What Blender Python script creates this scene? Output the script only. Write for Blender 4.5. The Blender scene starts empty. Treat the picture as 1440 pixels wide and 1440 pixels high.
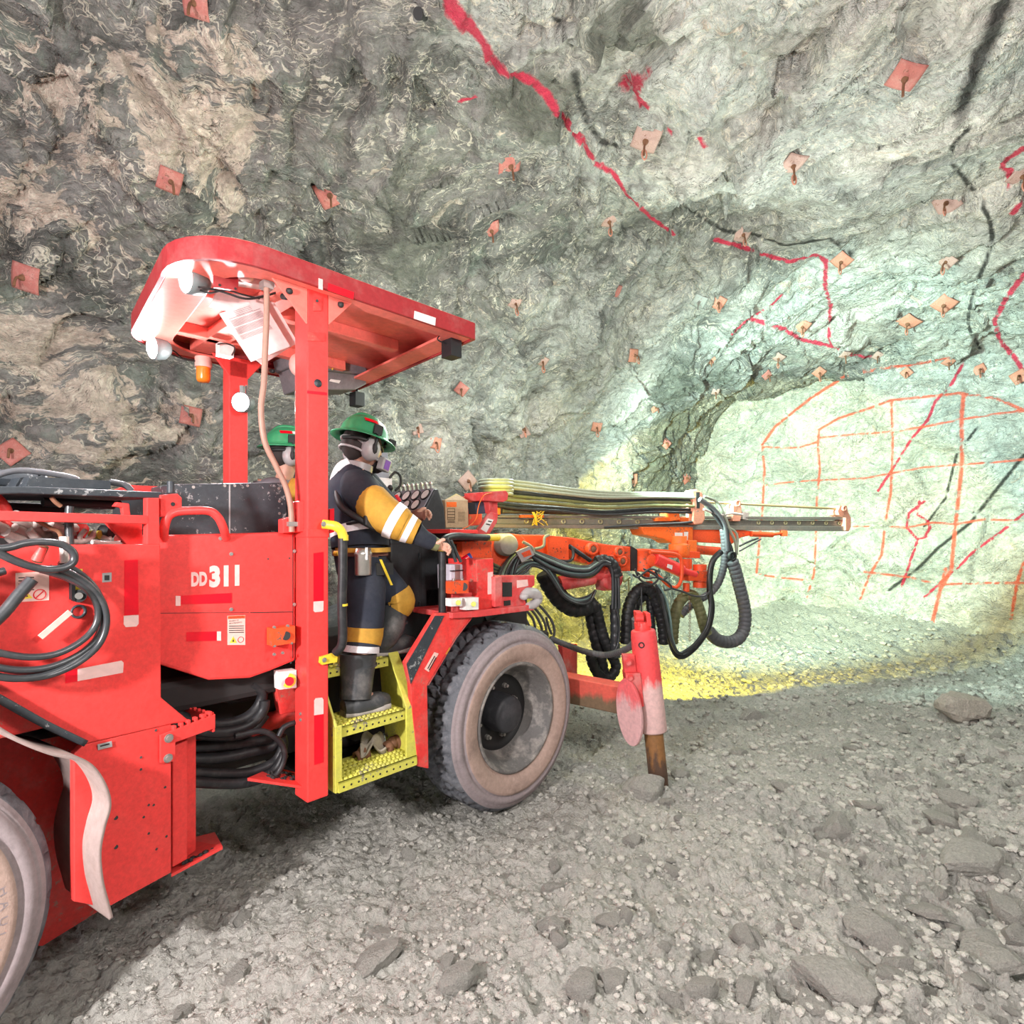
import bpy, bmesh, math, random
import numpy as np
from mathutils import Vector, Matrix
from mathutils.bvhtree import BVHTree
random.seed(7); RNG = np.random.RandomState(11)
SC = bpy.context.scene
COL = SC.collection
FPX, CX, HY, EYE = 800.0, 720.0, 750.0, 1.68

# ---------------- camera
cam_d = bpy.data.cameras.new('camera'); cam = bpy.data.objects.new('camera', cam_d)
COL.objects.link(cam); SC.camera = cam
cam.location = (0, 0, EYE); cam.rotation_euler = (math.pi/2, 0, 0)
cam_d.sensor_width = 36; cam_d.sensor_height = 36; cam_d.lens = 36*FPX/1440
cam_d.shift_y = (HY-720)/1440; cam_d.clip_end = 200; cam_d.clip_start = 0.05

def P(px, py, Y):
    return Vector(((px-CX)/FPX*Y, Y, EYE-(py-HY)/FPX*Y))

# ---------------- two vehicle frames: s along the machine, d outwards to the near side
class Frame:
    def __init__(self, o, f):
        f = Vector((f[0], f[1])).normalized()
        self.o = Vector((o[0], o[1], 0)); self.f = Vector((f.x, f.y, 0)); self.n = Vector((f.y, -f.x, 0))
    def w(self, s, d, z):
        return self.o + self.f*s + self.n*d + Vector((0, 0, z))
    def px(self, px, py, d=0.0):           # pixel -> (s, z) on the plane at offset d
        o = self.o + self.n*d; k = (px-CX)/FPX
        s = (k*o.y - o.x)/(self.f.x - k*self.f.y)
        Y = o.y + s*self.f.y
        return s, EYE-(py-HY)/FPX*Y
    def wp(self, px, py, d=0.0):
        s, z = self.px(px, py, d); return self.w(s, d, z)
    def loc(self, p):
        v = Vector((p[0], p[1], 0)) - self.o
        return v.dot(self.f), v.dot(self.n), p[2]
FR = Frame((0.03, 3.47), (0.687, 0.727))
RR = Frame((-1.46, 1.83), (0.515, 0.857))
ZV = Vector((0, 0, 1))

# ---------------- mesh builder
class MB:
    def __init__(self): self.v = []; self.f = []; self.m = []; self.s = []; self.mi = 0; self.sm = False
    def mat(self, i): self.mi = i; return self
    def add(self, vs, fs, sm=None):
        b = len(self.v); self.v += [Vector(v) for v in vs]
        for f in fs:
            self.f.append([b+i for i in f]); self.m.append(self.mi); self.s.append(self.sm if sm is None else sm)
        return self
    def hexa(self, c):       # c: 8 corners, bottom 4 ccw then top 4
        return self.add(c, [(3,2,1,0),(4,5,6,7),(0,1,5,4),(1,2,6,5),(2,3,7,6),(3,0,4,7)])
    def fbox(self, fr, s0, s1, d0, d1, z0, z1):
        return self.hexa([fr.w(s0,d0,z0),fr.w(s1,d0,z0),fr.w(s1,d1,z0),fr.w(s0,d1,z0),
                          fr.w(s0,d0,z1),fr.w(s1,d0,z1),fr.w(s1,d1,z1),fr.w(s0,d1,z1)])
    def box(self, c, sx, sy, sz, X=None, Y=None, Z=None):
        X = (X or Vector((1,0,0))).normalized()*sx/2; Y = (Y or Vector((0,1,0))).normalized()*sy/2; Z = (Z or ZV).normalized()*sz/2
        c = Vector(c)
        return self.hexa([c-X-Y-Z,c+X-Y-Z,c+X+Y-Z,c-X+Y-Z,c-X-Y+Z,c+X-Y+Z,c+X+Y+Z,c-X+Y+Z])
    def prism(self, pts, off):    # polygon of world points extruded by vector off
        n = len(pts); off = Vector(off)
        vs = [Vector(p) for p in pts]+[Vector(p)+off for p in pts]
        return self.add(vs, [tuple(range(n)), tuple(range(2*n-1, n-1, -1))]+[(i,(i+1)%n,(i+1)%n+n,i+n)[::-1] for i in range(n)])
    def fpx(self, fr, pts, d, th):  # pixel polygon on plane d, thickness th inwards
        return self.prism([fr.wp(x, y, d) for x, y in pts], -fr.n*th)
    def fsz(self, fr, pts, d, th):  # (s,z) polygon
        return self.prism([fr.w(s, d, z) for s, z in pts], -fr.n*th)
    def cyl(self, a, b, r0, r1=None, n=16, cap=True):
        a = Vector(a); b = Vector(b); r1 = r0 if r1 is None else r1
        t = (b-a).normalized(); u = t.orthogonal().normalized(); w = t.cross(u)
        vs = [a+(u*math.cos(2*math.pi*i/n)+w*math.sin(2*math.pi*i/n))*r0 for i in range(n)]
        vs += [b+(u*math.cos(2*math.pi*i/n)+w*math.sin(2*math.pi*i/n))*r1 for i in range(n)]
        self.add(vs, [(i,(i+1)%n,(i+1)%n+n,i+n) for i in range(n)], sm=True)
        if cap: self.add(vs[:n], [tuple(range(n-1,-1,-1))]); self.add(vs[n:], [tuple(range(n))])
        return self
    def lathe(self, o, axis, prof, n=32, up=None, closed=False, sm=True):   # prof: (r, h) along axis
        axis = Vector(axis).normalized(); u = (up or axis.orthogonal()).normalized(); w = axis.cross(u); o = Vector(o)
        vs = []
        for r, h in prof:
            for i in range(n):
                a = 2*math.pi*i/n; vs.append(o+axis*h+(u*math.cos(a)+w*math.sin(a))*r)
        fs = []
        k = len(prof)
        for j in range(k-1 if not closed else k):
            j2 = (j+1) % k
            for i in range(n):
                i2 = (i+1) % n
                fs.append((j*n+i, j*n+i2, j2*n+i2, j2*n+i))
        return self.add(vs, fs, sm=sm)
    def tube(self, pts, r, n=8, sub=6, cap=True, rings=None, radii=None):
        pts = [Vector(p) for p in pts]
        path = smooth(pts, sub) if sub > 1 and len(pts) > 2 else pts
        rad = None
        if radii is not None:
            rad = np.interp(np.linspace(0, len(pts)-1, len(path)), range(len(pts)), radii)
        if rings:          # corrugated hose: resample evenly and modulate the radius
            path = resample(path, rings/5)
        N = len(path); vs = []
        u = None
        for i, p in enumerate(path):
            t = (path[min(i+1, N-1)]-path[max(i-1, 0)]).normalized()
            if u is None: u = t.orthogonal().normalized()
            u = (u-t*u.dot(t)).normalized(); w = t.cross(u)
            rr = r if rad is None else rad[i]
            if rings: rr = r*(1.0 if i % 5 else 0.86)
            for k in range(n):
                a = 2*math.pi*k/n; vs.append(p+(u*math.cos(a)+w*math.sin(a))*rr)
        fs = [(i*n+k, i*n+(k+1)%n, (i+1)*n+(k+1)%n, (i+1)*n+k) for i in range(N-1) for k in range(n)]
        self.add(vs, fs, sm=True)
        if cap: self.add(vs[:n], [tuple(range(n-1,-1,-1))]); self.add(vs[-n:], [tuple(range(n))])
        return self
    def ball(self, c, rx, ry=None, rz=None, n=14, X=None, Y=None, Z=None):
        ry = ry or rx; rz = rz or rx; c = Vector(c)
        X = X or Vector((1,0,0)); Y = Y or Vector((0,1,0)); Z = Z or ZV
        vs = []; m = n//2
        for j in range(m+1):
            ph = math.pi*j/m
            for i in range(n):
                a = 2*math.pi*i/n
                vs.append(c+X*rx*math.sin(ph)*math.cos(a)+Y*ry*math.sin(ph)*math.sin(a)+Z*rz*math.cos(ph))
        fs = [(j*n+i, (j+1)*n+i, (j+1)*n+(i+1)%n, j*n+(i+1)%n) for j in range(m) for i in range(n)]
        return self.add(vs, fs, sm=True)
    def bolt(self, p, n, r=0.012, h=0.01):
        p = Vector(p); n = Vector(n).normalized()
        self.cyl(p, p+n*h*0.35, r*1.35, n=12); return self.cyl(p+n*h*0.35, p+n*h, r, n=6)
    def build(self, name, mats, parent=None, bevel=0.0, sub=0, origin=None):
        if not isinstance(mats, (list, tuple)): mats = [mats]
        o = mkobj(name, [tuple(v) for v in self.v], self.f, mats, parent, origin, self.m, self.s)
        if bevel:
            b = o.modifiers.new('bevel', 'BEVEL'); b.width = bevel; b.segments = 2; b.limit_method = 'ANGLE'; b.angle_limit = 0.7
        if sub:
            m = o.modifiers.new('sub', 'SUBSURF'); m.levels = sub; m.render_levels = sub
        return o

def smooth(pts, sub):
    out = []; n = len(pts)
    for i in range(n-1):
        p0 = pts[max(i-1, 0)]; p1 = pts[i]; p2 = pts[i+1]; p3 = pts[min(i+2, n-1)]
        for k in range(sub):
            t = k/sub
            out.append(0.5*((2*p1)+(p2-p0)*t+(2*p0-5*p1+4*p2-p3)*t*t+(3*p1-p0-3*p2+p3)*t**3))
    out.append(pts[-1]); return out
def resample(path, step):
    out = [path[0]]; acc = 0
    for a, b in zip(path, path[1:]):
        L = (b-a).length
        while acc+L >= step:
            t = (step-acc)/L if L > 0 else 0
            a = a.lerp(b, t); L = (b-a).length; out.append(a); acc = 0
        acc += L
    return out if len(out) > 2 else path

def mkobj(name, verts, faces, mats, parent=None, origin=None, mi=None, sm=None):
    V = np.array(verts, dtype=float).reshape(-1, 3)
    org = Vector(origin) if origin is not None else Vector(((V.min(0)+V.max(0))/2).tolist())
    V = V-np.array(org)
    me = bpy.data.meshes.new(name); me.from_pydata(V.tolist(), [], [list(f) for f in faces])
    for m in mats: me.materials.append(m)
    if mi is not None and any(mi): me.polygons.foreach_set('material_index', mi)
    if sm is not None: me.polygons.foreach_set('use_smooth', sm)
    bm = bmesh.new(); bm.from_mesh(me); bmesh.ops.recalc_face_normals(bm, faces=bm.faces); bm.to_mesh(me); bm.free()
    me.validate(); me.update()
    o = bpy.data.objects.new(name, me); COL.objects.link(o)
    if parent is not None:
        o.parent = parent; o.location = org-WLOC[parent.name]
    else: o.location = org
    WLOC[o.name] = org
    return o
WLOC = {}
def empty(name, loc, parent=None):
    o = bpy.data.objects.new(name, None); COL.objects.link(o); o.empty_display_size = 0.1
    loc = Vector(loc)
    if parent is not None: o.parent = parent; o.location = loc-WLOC[parent.name]
    else: o.location = loc
    WLOC[o.name] = loc; return o
def tag(o, label=None, cat=None, group=None, kind=None):
    if label: o['label'] = label
    if cat: o['category'] = cat
    if group: o['group'] = group
    if kind: o['kind'] = kind
    return o

# ---------------- materials
def nt(name):
    m = bpy.data.materials.new(name); m.use_nodes = True; t = m.node_tree; return m, t, t.nodes['Principled BSDF']
def N(t, typ, **kw):
    n = t.nodes.new(typ)
    for k, v in kw.items():
        if k.startswith('i_'):
            key = k[2:]; key = int(key) if key.isdigit() else key.replace('_', ' ')
            n.inputs[key].default_value = v
        else: setattr(n, k, v)
    return n
def ramp(t, src, stops, interp='LINEAR'):
    r = t.nodes.new('ShaderNodeValToRGB'); r.color_ramp.interpolation = interp
    e = r.color_ramp.elements
    while len(e) < len(stops): e.new(0.5)
    for el, (p, c) in zip(e, stops):
        el.position = p; el.color = (c, c, c, 1) if not isinstance(c, tuple) else (*c, 1)
    t.links.new(src, r.inputs[0]); return r.outputs[0]
def mix(t, f, a, b, typ='MIX'):
    n = t.nodes.new('ShaderNodeMix'); n.data_type = 'RGBA'; n.blend_type = typ
    for sock, val in ((n.inputs[0], f), (n.inputs[6], a), (n.inputs[7], b)):
        if isinstance(val, bpy.types.NodeSocket): t.links.new(val, sock)
        elif isinstance(val, tuple): sock.default_value = (*val, 1)
        else: sock.default_value = val
    return n.outputs[2]
def mth(t, op, a, b=None, c=None):
    n = t.nodes.new('ShaderNodeMath'); n.operation = op
    for i, val in enumerate((a, b, c)):
        if val is None: continue
        if isinstance(val, bpy.types.NodeSocket): t.links.new(val, n.inputs[i])
        else: n.inputs[i].default_value = val
    return n.outputs[0]
def coords(t, scale=1.0, kind='Object'):
    tc = t.nodes.new('ShaderNodeTexCoord'); mp = t.nodes.new('ShaderNodeMapping')
    mp.inputs['Scale'].default_value = (scale,)*3 if not isinstance(scale, tuple) else scale
    t.links.new(tc.outputs[kind], mp.inputs[0]); return mp.outputs[0]
def noise(t, vec, scale, detail=4, rough=0.55, dist=0.0):
    n = N(t, 'ShaderNodeTexNoise'); n.inputs['Scale'].default_value = scale; n.inputs['Detail'].default_value = detail
    n.inputs['Roughness'].default_value = rough; n.inputs['Distortion'].default_value = dist
    t.links.new(vec, n.inputs['Vector']); return n.outputs[0]
def bump(t, h, bsdf, strength=0.3, dist=0.01):
    b = N(t, 'ShaderNodeBump'); b.inputs['Strength'].default_value = strength; b.inputs['Distance'].default_value = dist
    t.links.new(h, b.inputs['Height']); t.links.new(b.outputs[0], bsdf.inputs['Normal'])

def paint(name, col, rough=0.45, dust=0.25, dustcol=(0.45, 0.38, 0.33), metal=0.0, chips=None, scale=9, bmp=0.08, spec=0.35):
    m, t, b = nt(name); c = coords(t)
    n1 = noise(t, c, scale, 6, 0.65); n2 = noise(t, c, scale*6, 4, 0.7)
    f = ramp(t, n1, [(0.48, 0.0), (0.8, 1.0)])
    f2 = mth(t, 'MULTIPLY', f, dust)
    colr = mix(t, f2, col, dustcol)
    var = ramp(t, n2, [(0.3, 0.85), (0.7, 1.1)])
    colr = mix(t, 1.0, colr, var, 'MULTIPLY')
    if chips:
        ch = ramp(t, mth(t, 'MULTIPLY', noise(t, c, scale*3.2, 5, 0.75), ramp(t, noise(t, c, scale*0.5, 2), [(0.35, 0.8), (0.65, 1.1)])), [(0.60, 0.0), (0.64, 1.0)])
        colr = mix(t, ch, colr, chips)
    t.links.new(colr, b.inputs['Base Color'])
    b.inputs['Roughness'].default_value = rough; b.inputs['Metallic'].default_value = metal
    b.inputs['Specular IOR Level'].default_value = spec
    bump(t, n2, b, bmp, 0.004)
    return m
def flat(name, col, rough=0.6, metal=0.0, emit=None):
    m, t, b = nt(name); c = coords(t)
    n1 = noise(t, c, 30, 4, 0.6)
    t.links.new(mix(t, 1.0, col, ramp(t, n1, [(0.3, 0.88), (0.7, 1.06)]), 'MULTIPLY'), b.inputs['Base Color'])
    b.inputs['Roughness'].default_value = rough; b.inputs['Metallic'].default_value = metal
    if emit:
        b.inputs['Emission Color'].default_value = (*emit[0], 1); b.inputs['Emission Strength'].default_value = emit[1]
    return m
M = {}
M['red'] = paint('red_paint', (0.82, 0.055, 0.05), 0.38, 0.22, (0.7, 0.12, 0.10), chips=None)
M['red_worn'] = paint('worn_red_paint', (0.74, 0.045, 0.04), 0.5, 0.55, (0.5, 0.2, 0.16), chips=(0.42, 0.16, 0.12))
M['red_dusty'] = paint('dusty_red_paint', (0.66, 0.06, 0.06), 0.6, 0.85, (0.55, 0.34, 0.31), scale=5)
M['canopy'] = paint('canopy_red_bounce', (0.86, 0.19, 0.15), 0.4, 0.3, (0.66, 0.2, 0.17), scale=4)  # lightened: bounce light from the ground is put into the colour
M['canopy_band'] = paint('canopy_band_red', (0.36, 0.025, 0.03), 0.5, 0.5, (0.42, 0.18, 0.16), scale=8)
M['orange'] = paint('boom_orange', (0.82, 0.09, 0.025), 0.45, 0.3, (0.55, 0.12, 0.06), chips=(0.12, 0.1, 0.08), scale=14)
M['orange_lit'] = paint('boom_orange_lamplit', (0.92, 0.17, 0.03), 0.45, 0.25, (0.55, 0.2, 0.08), chips=(0.2, 0.12, 0.08), scale=14)  # lit copy of the boom orange, lamplight mixed into the colour
M['reflex_red'] = flat('reflective_red', (0.8, 0.0, 0.015), 0.35)
M['reflex_white'] = flat('reflective_pinkish_white', (0.85, 0.55, 0.52), 0.4)
M['white'] = flat('sticker_white', (0.8, 0.76, 0.74), 0.5)
M['label_pink'] = flat('dusty_label_paper', (0.82, 0.5, 0.44), 0.55)
M['ink'] = flat('ink_black', (0.02, 0.02, 0.02), 0.6)
M['dark'] = paint('dark_grey_paint', (0.035, 0.042, 0.05), 0.45, 0.35, (0.12, 0.12, 0.12), chips=(0.3, 0.3, 0.3), scale=10)
M['charcoal'] = paint('console_charcoal', (0.035, 0.038, 0.042), 0.5, 0.3, (0.1, 0.1, 0.1), scale=8)
M['black'] = flat('matt_black', (0.012, 0.012, 0.014), 0.55)
M['inside'] = flat('machine_inside_dark', (0.02, 0.016, 0.016), 0.8)
M['rubber'] = paint('black_rubber', (0.018, 0.018, 0.02), 0.45, 0.35, (0.12, 0.115, 0.11), scale=25)
M['hose'] = paint('hose_rubber', (0.035, 0.038, 0.042), 0.33, 0.3, (0.15, 0.15, 0.15), scale=20, spec=0.6)
M['hose_grey'] = paint('ribbed_hose_grey', (0.10, 0.10, 0.11), 0.5, 0.4, (0.22, 0.2, 0.17), scale=12)
M['hose_yel'] = paint('dusty_sleeve_olive', (0.15, 0.15, 0.07), 0.6, 0.5, (0.3, 0.28, 0.12), scale=12)
M['steel'] = paint('worn_steel', (0.62, 0.54, 0.50), 0.3, 0.45, (0.25, 0.17, 0.13), metal=0.1, scale=12)
M['bolt'] = flat('bolt_steel', (0.36, 0.34, 0.32), 0.4, 0.6)
M['chrome'] = flat('steel_can', (0.62, 0.6, 0.58), 0.28, 0.9)
M['yellow'] = paint('ladder_yellow', (0.62, 0.58, 0.09), 0.5, 0.5, (0.4, 0.38, 0.2), scale=8, chips=(0.25, 0.22, 0.16))
M['yel'] = flat('bright_yellow', (0.85, 0.6, 0.04), 0.45)
M['amber'] = flat('amber_lens', (0.95, 0.25, 0.02), 0.25)
M['rust'] = paint('rusty_iron', (0.22, 0.10, 0.055), 0.8, 0.5, (0.06, 0.04, 0.035), scale=12, bmp=0.5)
M['mud'] = paint('mud_plaster', (0.42, 0.36, 0.32), 0.85, 0.6, (0.55, 0.47, 0.42), scale=8, bmp=0.5)
M['flap'] = paint('dusty_flap_rubber', (0.36, 0.27, 0.25), 0.75, 0.7, (0.30, 0.21, 0.18), scale=5, bmp=0.3)
M['card'] = paint('cardboard', (0.50, 0.36, 0.22), 0.8, 0.2, (0.4, 0.28, 0.18), scale=10)
M['grey'] = paint('grey_box_paint', (0.35, 0.34, 0.34), 0.5, 0.3, (0.3, 0.28, 0.26), scale=10)
M['panel'] = flat('panel_blue_grey', (0.30, 0.31, 0.36), 0.35, 0.2)
M['face_white'] = flat('gauge_face_white', (0.9, 0.9, 0.88), 0.4)
M['paper'] = flat('paper', (0.86, 0.72, 0.70), 0.6)
M['lens_on'] = flat('lamp_lens_lit', (1, 1, 1), 0.4, emit=((1.0, 0.97, 0.95), 26.0))
M['glass_dark'] = flat('lamp_lens_dark', (0.03, 0.02, 0.02), 0.12)
def graded(name, top, bot, z0, z1, nsc=12, k=0.5, rough=0.6):     # worn paint: mud splashed up from below
    m, t, b = nt(name); c = coords(t); tc = t.nodes.new('ShaderNodeTexCoord'); g = N(t, 'ShaderNodeNewGeometry'); sp = N(t, 'ShaderNodeSeparateXYZ'); t.links.new(g.outputs['Position'], sp.inputs[0])
    h = mth(t, 'DIVIDE', mth(t, 'SUBTRACT', sp.outputs[2], z0), z1-z0)
    mp = N(t, 'ShaderNodeMapping'); mp.inputs['Scale'].default_value = (1,1,0.3); t.links.new(c, mp.inputs[0])
    f = mth(t, 'ADD', h, mth(t, 'MULTIPLY', mth(t, 'SUBTRACT', noise(t, mp.outputs[0], nsc, 6, 0.7), 0.5), k*2))
    col = mix(t, ramp(t, f, [(0.35, 0.0), (0.6, 1.0)]), bot, top)
    col = mix(t, 1.0, col, ramp(t, noise(t, c, 40, 4), [(0.3, 0.85), (0.7, 1.1)]), 'MULTIPLY')
    t.links.new(col, b.inputs['Base Color']); b.inputs['Roughness'].default_value = rough; return m
M['jackpaint'] = graded('jack_red_over_mud', (0.80, 0.07, 0.075), (0.68, 0.44, 0.42), 0.55, 0.85)
M['pad'] = graded('pad_pink_mud', (0.78, 0.13, 0.14), (0.66, 0.38, 0.38), 0.45, 0.75)
M['beam'] = graded('beam_red_over_rust', (0.62, 0.09, 0.06), (0.16, 0.10, 0.055), 0.47, 0.66, 6, 0.6)
M['rusty_leg'] = graded('leg_rust', (0.26, 0.12, 0.04), (0.10, 0.055, 0.035), 0.0, 0.4, 16, 1.0)
M['copper'] = flat('copper_conduit', (0.36, 0.20, 0.15), 0.5)
M['dark_blue'] = flat('ballast_blue_black', (0.05, 0.07, 0.11), 0.5)
M['navy'] = paint('navy_cloth', (0.022, 0.026, 0.040), 0.85, 0.4, (0.09, 0.09, 0.10), scale=6, bmp=0.2)
M['hivis'] = paint('ochre_cloth', (0.52, 0.27, 0.035), 0.8, 0.25, (0.36, 0.24, 0.08), scale=6, bmp=0.2)
M['retro'] = paint('retroreflective_tape', (0.80, 0.76, 0.78), 0.5, 0.3, (0.55, 0.5, 0.5), scale=14)
M['skin'] = flat('skin', (0.60, 0.33, 0.24), 0.5)
M['helmet'] = flat('helmet_green', (0.035, 0.30, 0.13), 0.35)
M['muff'] = flat('ear_muff_grey', (0.40, 0.37, 0.37), 0.4)
M['purple'] = flat('filter_purple', (0.22, 0.07, 0.42), 0.5)
M['boot'] = paint('dusty_rubber_boot', (0.05, 0.052, 0.055), 0.45, 0.7, (0.30, 0.27, 0.25), scale=7, bmp=0.2)
M['boot_sole'] = paint('muddy_sole', (0.42, 0.38, 0.35), 0.8, 0.4, (0.2, 0.18, 0.17))
M['leather'] = flat('glove_leather', (0.20, 0.07, 0.05), 0.7)
M['grey_cap'] = flat('motor_cap_grey', (0.36, 0.34, 0.30), 0.5)
M['feed'] = paint('feed_beam_metal', (0.27, 0.25, 0.22), 0.4, 0.7, (0.42, 0.33, 0.24), metal=0.35, scale=10, bmp=0.2)
M['brass'] = flat('bolt_brass', (0.55, 0.50, 0.30), 0.4, 0.5)
M['pinkrust'] = paint('salmon_worn_paint', (0.72, 0.30, 0.20), 0.6, 0.6, (0.45, 0.26, 0.2), chips=(0.3, 0.2, 0.16), scale=12)
M['rodtan'] = flat('drill_rod_tan', (0.50, 0.38, 0.20), 0.45, 0.3)
M['drill'] = paint('oily_rock_drill', (0.10, 0.10, 0.07), 0.4, 0.6, (0.40, 0.36, 0.14), scale=10, metal=0.3)
M['hose_light'] = paint('light_oily_hose', (0.30, 0.31, 0.24), 0.35, 0.4, (0.14, 0.14, 0.12), scale=12)
M['hose_olive'] = paint('olive_oily_hose', (0.17, 0.17, 0.07), 0.4, 0.5, (0.34, 0.32, 0.12), scale=12)
M['hose_teal'] = flat('hose_teal_grey', (0.16, 0.24, 0.23), 0.4)
M['case'] = paint('dusty_case_plastic', (0.17, 0.15, 0.16), 0.6, 0.6, (0.30, 0.26, 0.27), scale=9)
M['card_y'] = flat('cardboard_yellowed', (0.60, 0.50, 0.22), 0.7)
M['brownprint'] = flat('box_print_brown', (0.12, 0.075, 0.04), 0.7)
M['whiteplast'] = flat('milky_plastic', (0.62, 0.58, 0.66), 0.4)
M['blue'] = flat('spray_can_blue', (0.05, 0.10, 0.42), 0.35)
M['rag'] = paint('muddy_rag', (0.40, 0.35, 0.29), 0.9, 0.4, (0.2, 0.17, 0.14), scale=12)
# =====================================================  ROCK NOISE (numpy)
def _h(ix, iy, iz, s):
    n = (ix.astype(np.uint32)*np.uint32(73856093)) ^ (iy.astype(np.uint32)*np.uint32(19349663)) ^ (iz.astype(np.uint32)*np.uint32(83492791)) ^ np.uint32(s*2654435761 & 0xffffffff)
    n = (n ^ (n >> np.uint32(13)))*np.uint32(1274126177); n = n ^ (n >> np.uint32(16))
    n = n*np.uint32(2246822519); n = n ^ (n >> np.uint32(15))
    return (n & np.uint32(0xffffff)).astype(np.float32)/16777216.0
def vnoise(p, s=0):
    i = np.floor(p).astype(np.int64); f = (p-i).astype(np.float32); f = f*f*f*(f*(f*6-15)+10)
    r = 0
    for dx in (0, 1):
        for dy in (0, 1):
            for dz in (0, 1):
                w = (f[:,0] if dx else 1-f[:,0])*(f[:,1] if dy else 1-f[:,1])*(f[:,2] if dz else 1-f[:,2])
                r = r+w*_h(i[:,0]+dx, i[:,1]+dy, i[:,2]+dz, s)
    return r*2-1
def fbm(p, o=4, s=0, g=0.5):
    a = 1; r = 0
    for k in range(o): r = r+a*vnoise(p*(2**k)+k*7.3, s+k); a *= g
    return r
def facets(p, s=0, tilt=0.9):       # each cell is a tilted plane: broken, blocky rock
    i = np.floor(p).astype(np.int64); best = np.full(len(p), 9e9, np.float32); h = np.zeros(len(p), np.float32)
    for dx in (-1, 0, 1):
        for dy in (-1, 0, 1):
            for dz in (-1, 0, 1):
                jx, jy, jz = i[:,0]+dx, i[:,1]+dy, i[:,2]+dz
                cx = jx+_h(jx,jy,jz,s); cy = jy+_h(jx,jy,jz,s+1); cz = jz+_h(jx,jy,jz,s+2)
                vx, vy, vz = p[:,0]-cx, p[:,1]-cy, p[:,2]-cz
                d = vx*vx+vy*vy+vz*vz
                hh = (_h(jx,jy,jz,s+3)-.5)*1.0+tilt*(vx*(_h(jx,jy,jz,s+4)*2-1)+vy*(_h(jx,jy,jz,s+5)*2-1)+vz*(_h(jx,jy,jz,s+6)*2-1))
                m = d < best; best = np.where(m, d, best); h = np.where(m, hh, h)
    return h
TA = np.array([0.687, 0.727, 0.0]); TQ = np.array([0.727, -0.687, 0.0])
def pebbles(p, s=0):        # packed rounded lumps, each cell its own height (flat ground, 2-D cells)
    i = np.floor(p).astype(np.int64); best = np.full(len(p), 9e9, np.float32); amp = np.zeros(len(p), np.float32); z0 = i[:,2]*0
    for dx in (-1, 0, 1):
        for dy in (-1, 0, 1):
            jx, jy = i[:,0]+dx, i[:,1]+dy
            vx = p[:,0]-(jx+_h(jx,jy,z0,s)); vy = p[:,1]-(jy+_h(jx,jy,z0,s+1)); d = vx*vx+vy*vy
            m = d < best; best = np.where(m, d, best); amp = np.where(m, _h(jx,jy,z0,s+2), amp)
    return np.sqrt(np.clip(1-best*1.7, 0, 1))*(0.35+0.65*amp**1.5)
def to_world(a, q, z): return a[:,None]*TA+q[:,None]*TQ+z[:,None]*np.array([0,0,1.0])
FACE_A = 10.47
def section(a):
    ql = np.interp(a, [-4, 0.5, 4, 7, 9.2, 10.5, 12], [-5.6, -5.8, -5.55, -5.15, -4.95, -4.9, -4.9])
    qr = np.interp(a, [-4, 6, 10.5, 12], [2.4, 2.0, 1.5, 1.4])
    hc = np.interp(a, [-4, 3, 7, 9, 10.5, 12], [5.1, 5.05, 4.95, 4.65, 4.45, 4.45])
    return ql, qr, hc
def shell_point(a, th):        # th 0..1 : left floor -> crown -> right floor
    ql, qr, hc = section(a); c = (ql+qr)/2; hw = (qr-ql)/2; zs = 1.5
    ang = np.clip((th-0.14)/0.72, 0, 1)*np.pi
    e = 2/2.7
    ca, sa = np.cos(ang), np.sin(ang)
    q = c-np.sign(ca)*np.abs(ca)**e*hw; z = zs+np.abs(sa)**e*(hc-zs)
    lo = th < 0.14; hi = th > 0.86
    z = np.where(lo, -0.4+(zs+0.4)*th/0.14, np.where(hi, -0.4+(zs+0.4)*(1-th)/0.14, z))
    return q, z
def rock_disp(p, k=1.0):
    w = p+0.35*np.stack([fbm(p*0.8, 3, 50), fbm(p*0.8+9, 3, 51), fbm(p*0.8-9, 3, 52)], 1)
    # foliation leaning back along the drive
    lean = np.stack([w@np.array([0.8, 0.2, -0.5]), w@np.array([-0.3, 0.9, 0.1]), w@np.array([0.5, 0.2, 0.85])], 1)
    d = 0.26*fbm(p*0.45, 3, 3)
    d += 0.17*facets(lean*np.array([1.5, 0.6, 0.9]), 10)
    d += 0.075*facets(lean*np.array([4.2, 1.6, 2.4])+3, 20)
    d += 0.03*facets(lean*np.array([11, 4.5, 6])+5, 30)
    d += 0.020*fbm(lean*np.array([9, 3, 5]), 4, 40, 0.6)
    return d*k
def grid_faces(nr, nc):
    i = np.arange(nr-1)[:,None]*nc+np.arange(nc-1)[None,:]
    return np.stack([i, i+1, i+nc+1, i+nc], -1).reshape(-1, 4)
def np_mesh(name, V, F, mats, attrs={}, smooth=True, flip=False):
    me = bpy.data.meshes.new(name); me.vertices.add(len(V)); me.vertices.foreach_set('co', V.astype(np.float32).ravel())
    if flip: F = F[:, ::-1]
    k = F.shape[1]
    me.loops.add(F.size); me.loops.foreach_set('vertex_index', F.astype(np.int32).ravel())
    me.polygons.add(len(F)); me.polygons.foreach_set('loop_start', np.arange(0, F.size, k, dtype=np.int32)); me.polygons.foreach_set('loop_total', np.full(len(F), k, np.int32))
    me.polygons.foreach_set('use_smooth', np.full(len(F), smooth))
    for m in mats: me.materials.append(m)
    for kx, val in attrs.items():
        at = me.attributes.new(kx, 'FLOAT', 'POINT'); at.data.foreach_set('value', val.astype(np.float32))
    me.update(calc_edges=True); me.validate()
    o = bpy.data.objects.new(name, me); COL.objects.link(o); WLOC[o.name] = Vector((0,0,0)); return o

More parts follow.
